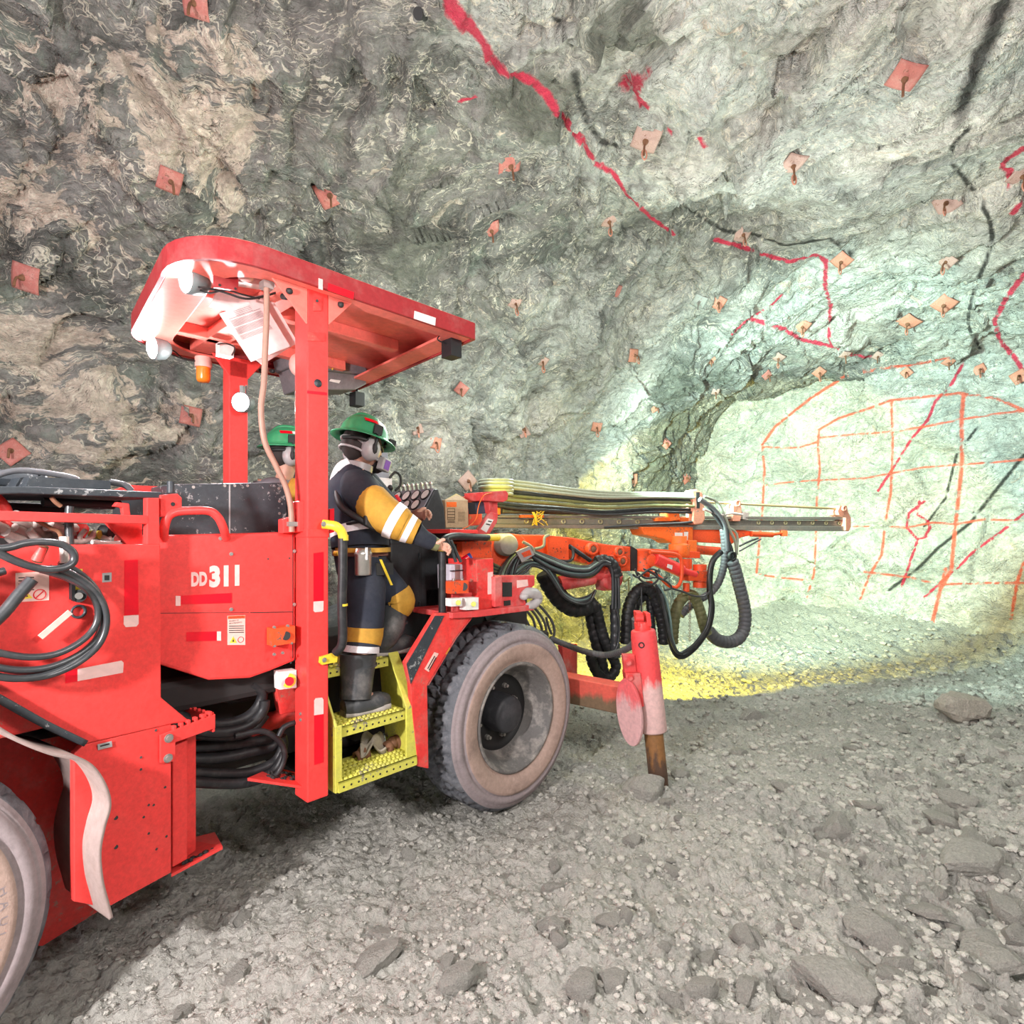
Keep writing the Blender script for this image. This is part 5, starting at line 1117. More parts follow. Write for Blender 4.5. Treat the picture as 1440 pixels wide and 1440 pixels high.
btube([(838,790),(850,788),(862,795),(868,812)], 0.05, 'rubber', 0.08, 0.05, 'ribbed_hose', 12)
btube([(766,805),(774,822),(788,842),(806,854),(824,853),(836,850)], 0.082, 'rubber', -0.02, 0.07, 'ribbed_hose', 16)
btube([(834,845),(832,868),(836,890),(842,915),(848,945)], 0.055, 'rubber', -0.08, 0.06, 'ribbed_hose', 14)
btube([(838,850),(846,885),(856,915),(866,935),(860,950),(845,952),(834,935),(830,918)], 0.045, 'rubber', 0.0, 0.05, 'ribbed_hose', 12)
for k in range(5): btube([(856+k*2.4,790),(861+k*2,805),(862+k*2,830),(861+k*2.4,856)], 0.013, 'hose_teal' if k == 3 else 'hose', 0.1-0.02*(k % 2))
btube([(864,850),(865,880),(865,910),(866,925)], 0.042, 'hose', 0.05, 0.08, 'ribbed_hose', 12); btube([(867,858),(871,880),(869,905),(864,915)], 0.008, 'hose', 0.1)
for k, pts in enumerate(([(752,845),(768,862),(778,878),(779,893),(772,902)],[(749,852),(762,868),(768,885),(764,898)],[(745,855),(755,868),(762,885),(758,897)],[(740,858),(750,872),(752,888),(744,900)],[(735,862),(745,882),(752,896)],[(768,868),(771,880),(776,892)])): btube(pts, 0.011, 'hose_grey', -0.1-0.03*k)
for k in range(6): btube([(692+k*6,858),(694+k*6.5,868),(700+k*5,880)], 0.017, 'rubber', -0.02)
MB().tube([FR.wp(x,y,-0.42) for x,y in ((680,872),(695,862),(705,856))], 0.035, n=10).build('ribbed_hose', M['rubber'], boom)
MB().tube([BO.wp(773,898,0.1), BO.wp(800,908,0.15), BO.wp(822,916,0.3), P(852,921,4.3), P(878,914,4.05), P(892,903,3.95), P(894,885,3.9), P(893,870,3.86)], 0.024, n=12, rings=0.03).build('jack_hose', M['hose_grey'], RIG)
for i in range(6): btube([(688,790+i*3),(702,797+i*2),(716,804+i*2)], 0.010, 'hose' if i % 2 else 'hose_yel', 0.0)
# =====================================================  PEOPLE
def skinfig(name, nodes, edges, mat, parent, root, sub=2, org=None):
    keys = list(nodes); V = [Vector(nodes[k][0]) for k in keys]
    org = org or V[keys.index(root)]
    me = bpy.data.meshes.new(name); me.from_pydata([tuple(v-org) for v in V], [(keys.index(a), keys.index(b)) for a, b in edges], [])
    o = bpy.data.objects.new(name, me); COL.objects.link(o)
    if parent is not None: o.parent = parent; o.location = org-WLOC[parent.name]
    else: o.location = org
    WLOC[o.name] = org
    sk = o.modifiers.new('skin', 'SKIN'); sk.use_smooth_shade = True
    if not me.skin_vertices: 
        bpy.context.view_layer.objects.active = o
    lay = me.skin_vertices[0].data
    for i, k in enumerate(keys):
        r = nodes[k][1]; r = (r, r) if not isinstance(r, tuple) else r
        lay[i].radius = r; lay[i].use_root = (k == root)
    ss = o.modifiers.new('sub', 'SUBSURF'); ss.levels = sub; ss.render_levels = sub
    me.materials.append(mat); return o
def chain(*ks): return list(zip(ks, ks[1:]))
def W(x, y, Y): return P(x, y, Y)
def operator():
    hip = W(506, 786, 3.02)
    root = empty('person', W(515, 1000, 2.93))
    tag(root, 'person in navy and ochre work suit and green hard hat standing on the ladder', 'person')
    F_, Nn = FR.f, FR.n
    head = W(511, 626, 3.12); neckb = W(503, 660, 3.10)
    hr_, hl_ = hip+Nn*0.09, hip-Nn*0.09
    kr, kl = W(513, 880, 2.90), W(562, 850, 3.10)
    ar, al = W(503, 978, 2.82), W(546, 912, 3.06)
    shR, shL = W(497, 683, 2.98), W(512, 680, 3.32)
    elR, wrR = W(556, 738, 2.92), W(606, 764, 2.98)
    elL, wrL = W(560, 740, 3.28), W(583, 727, 3.22)
    nodes = dict(hip=(hip, .09), belly=(W(505,745,3.04), .10), chest=(W(500,705,3.08), .11), neckb=(neckb, .06), neck=(W(507,650,3.11), .055), jaw=(W(512,640,3.11), .07), head=(head, .092), top=(W(509,608,3.12), .085),
        shR=(shR, .035), elR=(elR, .048), wrR=(wrR, .03), palmR=(W(618,768,2.99), (.042,.022)), shL=(shL, .035), elL=(elL, .045), wrL=(wrL, .03), palmL=(W(591,724,3.2), (.042,.022)),
        hr=(hr_, .075), kr=(kr, .062), ar=(FR.w(-1.03,-.12,.88), .04), fr=(FR.w(-.92,-.11,.84), .03), hl=(hl_, .075), kl=(kl, .062), al=(FR.w(-.82,-.22,1.13), .04), fl=(FR.w(-.72,-.22,1.085), .03), nose=(W(523,628,3.14), .014))
    edges = chain('hip','belly','chest','neckb','neck','jaw','head','top')+chain('chest','shR','elR','wrR','palmR')+chain('chest','shL','elL','wrL','palmL')+chain('hip','hr','kr','ar','fr')+chain('hip','hl','kl','al','fl')+[('head','nose')]
    # fingers: index..little laid over the rail, thumb from the palm's side
    for sd, pc, yy in (('R', (618,768), 2.99), ('L', (591,724), 3.2)):
        for i in range(4):
            x0, y0 = (pc[0]+3, pc[1]-3.5+i*2.6); L = (7.5, 8.5, 8, 6)[i]
            dy = 0.02*i
            if sd == 'R': ps = [(x0+1,y0),(x0+L,y0+1),(x0+L+4,y0+5),(x0+L+2,y0+9)]
            else: ps = [(x0+1,y0),(x0+L,y0-3),(x0+L+4,y0+1),(x0+L+3,y0+4)]
            ks = []
            for j, (a, b) in enumerate(ps):
                k = '%sf%d%d' % (sd, i, j); nodes[k] = (W(a, b, yy+0.004*i-0.02*(j > 1)), (.0095,.009,.0085,.0075)[j]); ks.append(k)
            edges += chain('palm'+sd, *ks)
        for j, (a, b) in enumerate([(pc[0]-1,pc[1]-5),(pc[0]+4,pc[1]-9),(pc[0]+9,pc[1]-9)]):
            nodes['%st%d' % (sd, j)] = (W(a, b, yy-0.03), (.012,.011,.009)[j])
        edges += chain('palm'+sd, sd+'t0', sd+'t1', sd+'t2')
    body = skinfig('body', nodes, edges, M['skin'], root, 'hip')
    # jacket
    mb = MB(); J_ = lambda pts: mb.tube([p for p, r in pts], .1, n=24, sub=6, radii=[r for p, r in pts])
    J_([(W(507,768,3.03),.148),(W(505,740,3.04),.150),(W(500,710,3.07),.160),(W(498,690,3.085),.152),(W(499,676,3.095),.125),(W(501,667,3.10),.095),(W(504,659,3.105),.070),(W(506,653,3.11),.062)])
    J_([(W(499,684,3.06),.10),(W(504,690,3.0),.105),(W(514,701,2.95),.100),(W(524,710,2.93),.094)])
    J_([(W(503,684,3.14),.10),(W(512,690,3.24),.098),(W(528,703,3.29),.09),(W(542,714,3.3),.082)])
    mb.build('jacket', M['navy'], root)
    mb = MB(); mb.tube([W(504,662,3.105), W(506,653,3.11)], .074, n=20, sub=1); mb.build('collar', M['muff'], root)
    def limb(name, pts, mat, n=16):
        mb = MB(); mb.tube([p for p, r in pts], 0.1, n=n, sub=5, radii=[r for p, r in pts]); return mb.build(name, M[mat], root)
    sleeve = limb('sleeve', [(W(512,697,2.96),.070),(W(522,706,2.93),.098),(W(536,720,2.91),.098),(W(556,733,2.90),.092),(W(568,739,2.905),.082)], 'hivis', 20)
    limb('sleeve_cuff_tape', [(W(550,730,2.90),.0995),(W(561,736,2.902),.093)], 'retro', 20)
    limb('sleeve', [(W(562,737,2.905),.085),(W(577,745,2.915),.072),(W(586,749,2.92),.064)], 'hivis', 20); limb('sleeve_cuff_tape', [(W(571,742,2.91),.0785),(W(579,746,2.915),.072)], 'retro', 20)
    limb('sleeve', [(W(582,748,2.92),.060),(W(595,757,2.95),.046),(W(608,763,2.98),.040)], 'navy', 18)
    limb('sleeve', [(shL,.09),(W(540,712,3.3),.085),(elL,.07),(W(575,732,3.24),.05)], 'navy')
    limb('glove', [(W(605,762,2.98),.037),(W(612,765,2.985),.036),(W(617,767,2.99),.034)], 'hose_yel'); limb('glove', [(W(578,729,3.23),.035),(W(590,724,3.2),.038),(W(597,724,3.19),.03)], 'leather')
    limb('jacket_skirt', [(W(505,728,3.045),.148),(W(506,748,3.035),.152),(W(507,770,3.025),.150)], 'navy', 24)
    # vest hem with white band, harness strap, belt
    limb('reflective_hem', [(W(506,739,3.04),.158),(W(508,751,3.035),.160)], 'retro', 24)
    mb = MB(); mb.tube([W(x,y,Y) for x,y,Y in ((479,665,3.02),(474,690,2.96),(480,712,2.88),(500,727,2.855),(520,738,2.87),(532,742,2.9))], 0.018, n=8); mb.build('harness_strap', M['black'], root)
    mb = MB(); mb.tube([W(x,y,Y) for x,y,Y in ((470,700,3.0),(470,675,3.02),(478,657,3.04),(490,650,3.06))], 0.024, n=8); mb.build('harness_strap', M['retro'], root)
    mb = MB(); mb.tube([W(x,y,Y) for x,y,Y in ((474,742,2.95),(495,735,2.875),(515,733,2.87),(532,738,2.9))], 0.010, n=8); mb.build('harness_strap', M['black'], root)
    mb = MB(); mb.box(W(520,736,2.86), 0.07, 0.03, 0.05, X=FR.f*0.8-ZV*0.4, Y=FR.n); mb.build('buckle', M['ink'], root, bevel=0.006)
    limb('belt', [(W(507,773,3.02),.145),(W(507,781,3.02),.145)], 'leather', 24)
    # trousers
    mb = MB(); T_ = lambda pts: mb.tube([p for p, r in pts], .1, n=20, sub=6, radii=[r for p, r in pts])
    T_([(W(507,760,3.03),.128),(W(507,780,3.02),.138),(W(508,806,3.0),.122)])
    T_([(W(510,790,2.97),.112),(W(513,825,2.94),.108),(W(515,860,2.905),.092),(W(512,890,2.88),.090),(W(509,915,2.86),.082)])
    T_([(W(515,792,3.07),.110),(W(536,818,3.09),.100),(W(559,842,3.10),.082),(W(555,858,3.095),.076),(W(553,866,3.09),.070)])
    mb.build('trousers', M['navy'], root)
    limb('knee_panel', [(W(513,882,2.885),.096),(W(512,893,2.88),.096),(W(510,906,2.867),.090)], 'hivis'); limb('knee_panel', [(W(556,834,3.095),.084),(W(562,846,3.10),.086),(W(557,856,3.095),.078)], 'hivis')
    limb('thigh_pocket', [(W(511,770,2.99),.142),(W(511,776,2.99),.143)], 'hivis')
    limb('trouser_hem', [(W(509,908,2.862),.088),(W(508,917,2.857),.090)], 'retro'); limb('trouser_hem', [(W(556,856,3.09),.073),(W(552,864,3.09),.070)], 'retro')
    # boots
    def boot(top, mid, ank, heel, toe, r, mat='boot'):
        mb = MB(); mb.tube([top, mid, ank], 0.08, n=18, sub=6, radii=[r*1.12, r, r*0.90], cap=True)
        ln = (toe-heel); pts = [heel, heel+ln*0.25, heel+ln*0.55, heel+ln*0.8, toe]; mb.tube([p+ZV*0.038 for p in pts], 0.05, n=16, sub=5, radii=[0.042, 0.056, 0.052, 0.05, 0.03])
        mb.tube([top-ZV*0.05, top-ZV*0.058], r*1.13, n=18, sub=1)
        b = mb.build('boot', M[mat], root)
        so = MB(); so.tube([p+ZV*0.010-0*ZV for p in pts], 0.05, n=12, sub=5, radii=[0.040, 0.052, 0.047, 0.052, 0.034])
        for i, v in enumerate(so.v): so.v[i] = Vector((v.x, v.y, max(heel.z-0.004, min(v.z, heel.z+0.028))))
        so.build('sole', M['boot_sole'], b); return b
    zt = 0.792
    h1 = FR.w(-1.10, -0.13, zt); t1 = FR.w(-0.86, -0.10, zt)
    boot(W(504,920,2.845), W(502,950,2.83), FR.w(-1.035,-0.125,zt+0.07), h1, t1, .083)
    zt2 = 1.036; h2 = FR.w(-0.87, -0.225, zt2); t2 = FR.w(-0.62, -0.21, zt2)
    boot(W(552,862,3.09), W(548,885,3.03), FR.w(-0.83,-0.225,zt2+0.06), h2, t2, .072)
    # steel self-rescuer can and radio on the belt
    c = W(511, 791, 2.845); mb = MB(); mb.lathe(c-ZV*0.065, ZV, [(0,0),(0.040,0.0),(0.046,0.006),(0.046,0.10),(0.049,0.104),(0.049,0.112),(0.045,0.116),(0.04,0.135),(0,0.137)], 24)
    for i in range(len(mb.v)): v = mb.v[i]-c; mb.v[i] = c+v-FR.n*v.dot(FR.n)*0.35
    mb.mat(1); mb.box(c+ZV*0.045+FR.n*0.03, 0.012, 0.01, 0.06); mb.build('self_rescuer_can', [M['chrome'], M['bolt']], root)
    mb = MB(); mb.box(W(538,800,2.93), 0.10, 0.05, 0.06, X=FR.f, Y=FR.n); mb.mat(1); mb.box(W(543,805,2.90), 0.012, 0.006, 0.15, X=FR.f, Y=FR.n, Z=ZV-FR.f*0.5); mb.build('pouch', [M['ink'], M['yel']], root)
    limb('waist_tag', [(W(472,778,2.93),.015),(W(478,778,2.9),.015)], 'yel')
    face_kit(root, head, 1.0, True)
    return root
def face_kit(root, head, k, full, fwd=None):
    F_ = fwd or (FR.f*0.96-ZV*0.22).normalized(); R_ = Vector((F_.y, -F_.x, 0)).normalized(); U = R_.cross(F_).normalized()
    U = U if U.z > 0 else -U
    def q(f, r, u): return head+F_*f*k+R_*r*k+U*u*k
    # face under the mask
    mb = MB(); mb.ball(q(0.01,0,-0.01), 0.098*k, 0.080*k, 0.115*k, n=20, X=F_, Y=R_, Z=U); mb.ball(q(0.105,0,-0.01), 0.018*k, 0.014*k, 0.028*k, n=10, X=F_, Y=R_, Z=U)
    mb.build('face', M['skin'], root)
    for s in (-1, 1): 
        mb = MB(); mb.ball(q(0.088,0.032*s,0.012), 0.013*k, n=10); mb.build('eye', M['face_white'], root)
    mb = MB(); mb.ball(q(-0.035,0,-0.005), 0.092*k, 0.084*k, 0.100*k, n=18, X=F_, Y=R_, Z=U); mb.build('hair', M['hair'], root)
    # hard hat
    prof = [(0.0,0.150),(0.03,0.148),(0.06,0.138),(0.09,0.115),(0.110,0.08),(0.118,0.045),(0.121,0.03),(0.150,0.018),(0.158,0.012),(0.158,0.008),(0.120,0.020),(0.115,0.03)]
    mb = MB(); mb.lathe(q(-0.005,0,0.012), U, [(r*k, h*k) for r, h in prof], 40)
    c = q(-0.005,0,0.012)
    for i in range(len(mb.v)):
        v = mb.v[i]-c; f = v.dot(F_); mb.v[i] = c+v+F_*(f*0.16)
    mb.tube([q(-0.12,0,0.10), q(-0.06,0,0.155), q(0.0,0,0.166), q(0.06,0,0.155), q(0.12,0,0.09)], 0.012*k, n=8)
    hh = mb.build('hard_hat', M['helmet'], root)
    def arc(r_, u0, u1, f0, f1, m, name):
        mb = MB(); n = 8; vs = []
        for i in range(n+1):
            f = f0+(f1-f0)*i/n
            for u in (u0, u1):
                rr = 0.1235-0.0; rad = max(0.02, (1-((u-0.012)/0.150)**2))**0.5*0.128; R2 = (max(1e-4, rad**2-(f/1.16)**2))**0.5
                vs.append(q(f-0.005, R2*1.0+0.010, u))
        mb.add(vs, [(2*i,2*i+1,2*i+3,2*i+2) for i in range(n)]); return mb.build(name, M[m], hh)
    arc(0, 0.105, 0.125, -0.065, 0.005, 'reflex_red', 'reflective_sticker'); arc(0, 0.105, 0.125, 0.007, 0.05, 'retro', 'reflective_sticker')
    mb = MB(); mb.box(q(0.165,0,0.065), 0.045*k, 0.05*k, 0.045*k, X=F_, Y=R_, Z=U); mb.mat(1); mb.cyl(q(0.185,0,0.065), q(0.195,0,0.063), 0.022*k, n=14); mb.mat(0); mb.box(q(0.14,0,0.055), 0.02, 0.03, 0.05, X=F_, Y=R_, Z=U); mb.build('cap_lamp', [M['ink'], M['muff']], hh, bevel=0.004)
    for s in (1, -1):
        mb = MB(); e = q(-0.005, 0.084*s, -0.035); mb.lathe(e, R_*s, [(0,0.045),(0.03,0.044),(0.046,0.032),(0.052,0.012),(0.052,0.0),(0.048,-0.012)], 24)
        for i in range(len(mb.v)): v = mb.v[i]-e; mb.v[i] = e+v+U*v.dot(U)*0.25
        mb.mat(1); mb.tube([e+R_*s*0.045, e+R_*s*0.05+U*0.04, q(0.0,0.128*s,0.045), q(-0.005,0.126*s,0.075)], 0.009, n=8); mb.box(q(-0.005,0.128*s,0.07), 0.05, 0.015, 0.05, X=F_, Y=R_, Z=U); mb.ball(e+R_*s*0.045, 0.018, 0.012, 0.03, n=8)
        mb.build('ear_muff', [M['muff'], M['ink']], root)
    if full:
        mb = MB(); mb.ball(q(0.10,0,-0.075), 0.055, 0.05, 0.055, n=14, X=F_, Y=R_, Z=U)
        m_ = mb.build('respirator', M['black'], root)
        for s in (1, -1):
            c = q(0.105, 0.075*s, -0.085); A = (R_*s*0.92+F_*0.35-U*0.1).normalized(); X_ = A.cross(U).normalized(); mb = MB(); mb.box(c, 0.075, 0.04, 0.07, X=X_, Y=A, Z=X_.cross(A)); fb_ = mb.build('filter', M['muff'], m_, bevel=0.006)
            mb = MB(); mb.box(c+A*0.021, 0.045, 0.002, 0.05, X=X_, Y=A, Z=X_.cross(A)); mb.build('filter_face', M['purple'], m_)
        for a, b in ((-0.02,0.02),(-0.05,-0.03)):
            MB().tube([q(0.09,0.055,-0.07), q(0.0,0.088,a-0.02), q(-0.08,0.07,b-0.02), q(-0.125,0,b-0.01), q(-0.08,-0.07,b-0.02), q(0.09,-0.055,-0.07)], 0.007, n=6).build('head_strap', M['muff'], m_)
    MB().tube([q(-0.13,0.0,-0.0), q(-0.08,0.095,0.0), q(0.04,0.095,0.0), q(0.11,0.02,0.0)], 0.010, n=6).build('helmet_liner', M['ink'], hh)
M['hair'] = flat('dark_hair', (0.03, 0.022, 0.02), 0.8)
OP = operator()
def second():
    Y = 3.72; root = empty('person', FR.w(-0.9, -1.05, 1.03)); c0 = P(405, 655, Y)
    tag(root, 'person in green hard hat and grey shirt, half hidden behind the near post', 'person')
    X = lambda x, y, dy=0.0: P(x, y, Y+dy)
    head = X(405, 636)
    nodes = dict(hip=(X(392,806), .13), belly=(X(391,770), .13), chest=(X(392,715), .14), neckb=(X(398,680), .06), neck=(X(402,665), .055), jaw=(X(404,648), .07), head=(head, .09),
        shR=(X(372,690,-.08), .07), elR=(X(392,742,-.2), .05), wrR=(X(430,760,-.2), .035), pR=(X(446,762,-.2), .035), shL=(X(425,690,.18), .07), elL=(X(450,740,.15), .05), wrL=(X(470,745,.1), .035), pL=(X(482,744,.1), .035),
        hr=(X(385,815,-.08), .10), kr=(X(400,890,-.08), .07), ar=(X(395,925,-.08), .05), hl=(X(398,815,.1), .10), kl=(X(412,890,.1), .07), al=(X(405,925,.1), .05))
    ed = chain('hip','belly','chest','neckb','neck','jaw','head')+chain('chest','shR','elR','wrR','pR')+chain('chest','shL','elL','wrL','pL')+chain('hip','hr','kr','ar')+chain('hip','hl','kl','al')
    for s, b in (('R', (446,762,-.2)), ('L', (482,744,.1))):
        for i in range(5):
            ks = []
            for j in range(3):
                kk = '%s%d%d' % (s, i, j); ks.append(kk); nodes[kk] = (X(b[0]+3+j*(3.2 if i else 1.6), b[1]-5+i*2.4+j*1.2, b[2]), (.0095, .009, .008)[j])
            ed += chain('p'+s, *ks)
    skinfig('body', nodes, ed, M['skin'], root, 'hip')
    jn = dict(hem=(X(392,800), .165), waist=(X(391,760), .165), chest=(X(391,718), .175), up=(X(393,692), .14), col=(X(399,675), .07), shR=(X(374,694,-.08), .10), elR=(X(390,740,-.2), .075), wrR=(X(425,758,-.2), .05), shL=(X(422,694,.18), .10), elL=(X(448,738,.15), .07))
    skinfig('jacket', jn, chain('hem','waist','chest','up','col')+chain('up','shR','elR','wrR')+chain('up','shL','elL'), M['shirt'], root, 'chest')
    mb = MB(); mb.tube([X(404,684,-.16), X(418,692,-.13), X(428,705,-.1)], .07, n=14, radii=[.06,.085,.09]); mb.build('sleeve', M['hivis'], root)
    tn = dict(w=(X(392,805), .15), r=(X(385,830,-.08), .11), k=(X(400,890,-.08), .085), a=(X(395,922,-.08), .075), l=(X(400,830,.1), .11), lk=(X(412,890,.1), .085), la=(X(405,922,.1), .075))
    skinfig('trousers', tn, chain('w','r','k','a')+chain('w','l','lk','la'), M['navy'], root, 'w')
    for d_ in (-.08, .1):
        mb = MB(); b0 = X(396,925,d_); mb.tube([b0+ZV*0.15, b0], .07, n=12, sub=1); z0 = 1.035; mb.tube([Vector((b0.x,b0.y,z0+.04)), Vector((b0.x+.1,b0.y+.1,z0+.04)), Vector((b0.x+.16,b0.y+.16,z0+.035))], .045, n=12); mb.tube([b0, Vector((b0.x,b0.y,z0+.04))], .055, n=12, sub=1); mb.build('boot', M['boot'], root)
    face_kit(root, head, 1.0, False, fwd=(FR.f*0.9+Vector((0.3,0,0))).normalized())
M['shirt'] = paint('grey_work_shirt', (0.16, 0.15, 0.17), 0.85, 0.4, (0.25, 0.24, 0.25), scale=6)
second()
# =====================================================  THINGS LYING ON THE RIG
def thing1(mb, name, mats, label, cat, group=None, bevel=0.0):
    o = mb.build(name, mats, None, bevel=bevel); return tag(o, label, cat, group)
# papers hanging from the canopy
def sheet(pts, d, name, label, lines):
    e = empty(name, FR.wp(*pts[0], d)); tag(e, label, 'paper', 'document sheets under the canopy')
    mb = MB(); mb.fpx(FR, pts, d, 0.0012); mb.build('page', M['paper'], e)
    if lines:
        mb = MB(); A, B, C, D = [Vector(p) for p in pts[:4]]
        def q(u, v): return tuple(A*(1-u)*(1-v)+B*u*(1-v)+C*u*v+D*(1-u)*v)
        for i in range(24):
            v = 0.06+i*0.022 if i > 3 else 0.04+i*0.03; u0 = 0.12 if i > 3 else 0.3; u1 = 0.86 if i > 3 else 0.7
            if i % 7 == 5: continue
            mb.fpx(FR, [q(u0,v), q(u1,v), q(u1,v+0.008), q(u0,v+0.008)], d+0.0018, 0.0006)
        mb.build('printed_text', M['inkgrey'], e)
    return e
M['inkgrey'] = flat('grey_print', (0.35, 0.25, 0.26), 0.7)
sheet([(352,418),(378,412),(419,482),(368,513),(352,500)], -0.30, 'document_sheet', 'blank rear sheet hanging behind the printed page under the canopy', False)
sheet([(308,441),(368,421),(408,487),(353,509)], -0.27, 'document_sheet', 'printed paper page hanging in front under the red canopy', True)
# tool case and white bag on the canopy flange
e = empty('tool_case', FR.wp(470, 540, -1.15)); tag(e, 'dusty dark grey plastic tool case lying under the canopy roof behind the post', 'tool case')
mb = MB(); mb.fpx(FR, [(412,514),(452,512),(500,524),(514,526),(516,540),(500,548),(420,548)], -1.14, 0.22); mb.build('case_base', M['case'], e, bevel=0.01)
mb = MB(); mb.fpx(FR, [(408,496),(462,498),(466,503),(494,507),(515,515),(518,522),(512,527),(464,521),(412,514)], -1.10, 0.26); mb.build('case_lid', M['case'], e, bevel=0.012)
mb = MB(); mb.tube([FR.wp(x,y,-1.08) for x,y in ((465,503),(470,498),(490,501),(495,507))], 0.012, n=8); mb.build('handle', M['ink'], e)
mb = MB(); mb.fpx(FR, [(465,533),(479,535),(477,539),(463,536)], -1.135, 0.002); mb.build('case_sticker', M['white'], e)
mb = MB(); mb.tube([FR.wp(x,y,-1.08) for x,y in ((466,505),(469,513),(467,520)) ], 0.004, n=6); mb.build('tie', M['yel'], e)
mb = MB(); mb.ball(FR.wp(418,513,-1.05), 0.05, 0.05, 0.07, n=16); thing1(mb, 'plastic_bag', M['label_pink'], 'crumpled pale pink plastic bag beside the tool case under the canopy', 'bag')
M_card = empty('cardboard_box', FR.wp(642, 742, -0.42)); tag(M_card, 'small open brown cardboard box on the rig deck beside the console', 'box')
mb = MB(); mb.fpx(FR, [(626,703),(658,704),(659,742),(627,742)], -0.40, 0.16); mb.build('carton', M['card'], M_card, bevel=0.002)
mb = MB(); mb.prism([FR.wp(626,703,-0.40), FR.wp(643,696,-0.47), FR.wp(659,704,-0.40)], -FR.n*0.004); mb.build('flap', M['card'], M_card)
mb = MB(); mb.prism([FR.wp(626,703,-0.56), FR.wp(642,694,-0.6), FR.wp(658,703,-0.56)], -FR.n*0.004); mb.build('flap', M['card_y'], M_card)
mb = MB(); mb.fpx(FR, [(628,706),(642,706),(642,713),(628,713)], -0.3985, 0.001); mb.build('orange_label', M['orange_lit'], M_card)
mb = MB()
for y in (715,): mb.fpx(FR, [(629,y),(640,y),(640,y+0.8),(629,y+0.8)], -0.3985, 0.001)
for x in (629,639.4): mb.fpx(FR, [(x,715),(x+.6,715),(x+.6,731),(x,731)], -0.3985, 0.001)
for y in (719,723,727,729.5,732,734): mb.fpx(FR, [(629.5,y),(639.5,y),(639.5,y+1.2),(629.5,y+1.2)], -0.3985, 0.001)
for y in (720,722,724,726,728,730,732): mb.fpx(FR, [(644,y),(654,y),(654,y+.5),(644,y+.5)], -0.3985, 0.001)
mb.build('box_print', M['brownprint'], M_card)
e = empty('plastic_tub', FR.wp(652, 815, -0.15)); tag(e, 'white plastic container strapped on the front deck beside the red upright', 'container')
mb = MB(); mb.fpx(FR, [(633,794),(669,793),(670,830),(634,830)], -0.12, 0.12); mb.build('tub', M['whiteplast'], e, bevel=0.008)
mb = MB(); mb.fpx(FR, [(640,794),(647,794),(647,815),(640,815)], -0.117, 0.003); mb.build('strap', M['bolt'], e)
mb = MB(); mb.tube([FR.wp(x,y,-0.11) for x,y in ((633,803),(650,802),(668,801),(690,800))], 0.003, n=6); mb.build('tie_wire', M['ink'], e)
e = empty('spray_can', FR.wp(658, 790, -0.16)); tag(e, 'blue, white and red spray can lying on the white container', 'spray can')
a, b = FR.wp(647,793,-0.2), FR.wp(664,783,-0.15); mb = MB(); mb.cyl(a, b, 0.030, n=18); mb.build('can', M['blue'], e)
mb = MB(); a2, b2 = FR.wp(650,790,-0.14), FR.wp(659,783,-0.12); mb.cyl(a2, b2, 0.026, 0.018, n=16); mb.build('cap', M['reflex_red'], e)
mb = MB(); mb.cyl(a.lerp(b,0.35), a.lerp(b,0.6), 0.0305, n=18); mb.build('can_label', M['white'], e)
mb = MB(); mb.tube([FR.wp(x,y,0.02) for x,y in ((735,838),(742,834),(752,835),(757,842),(750,850),(742,852))], 0.03, n=10, radii=[.02,.035,.035,.03,.03,.02]); mb.ball(FR.wp(737,839,0.03), 0.03, 0.02, 0.022, n=10)
thing1(mb, 'work_glove', M['muff'], 'dirty grey work glove stuffed at the end of the front frame above the wheel', 'glove')
# junk on the lowest step
for (pts, r, lab) in (((( 500,1066),(510,1060),(517,1058)), .030, 'short rusty pipe fitting at the left end of the lowest ladder step'), (((541,1054),(553,1047),(563,1040)), .035, 'rusty threaded pipe coupling at the right end of the lowest ladder step')):
    P_ = [FR.wp(x, y, -0.16) for x, y in pts]; ax_ = (P_[-1]-P_[0]).normalized(); mb = MB(); L_ = (P_[-1]-P_[0]).length
    mb.lathe(P_[0], ax_, [(r*.6,0.01),(r*.6,0.0),(r,0.0),(r,L_*.35),(r*.8,L_*.4),(r*.8,L_*.6),(r*1.05,L_*.65),(r*1.05,L_),(r*.6,L_),(r*.6,L_-.01)], 20)
    mb.ball(P_[1]+ZV*0.01, r*1.0, n=10); o = thing1(mb, 'pipe_fitting', M['rust'], lab, 'pipe fitting', 'rusty fittings on the step')
mb = MB(); vs = []; n = 14
for i in range(n):
    for j in range(n):
        u, v = i/(n-1), j/(n-1); p = FR.wp(508+34*u, 1040+16*v-8*math.sin(u*3.1), -0.12-0.1*(1-v)); p += ZV*(0.022*math.sin(u*9+v*4)+0.018*math.sin(v*11+u*3)); vs.append(p)
mb.add(vs, [(i*n+j, i*n+j+1, (i+1)*n+j+1, (i+1)*n+j) for i in range(n-1) for j in range(n-1)], sm=True)
o = thing1(mb, 'cloth_rag', M['rag'], 'crumpled muddy beige rag between the rusty fittings on the lowest step', 'rag'); so = o.modifiers.new('solid', 'SOLIDIFY'); so.thickness = 0.012; s2 = o.modifiers.new('sub', 'SUBSURF'); s2.levels = 1; s2.render_levels = 1

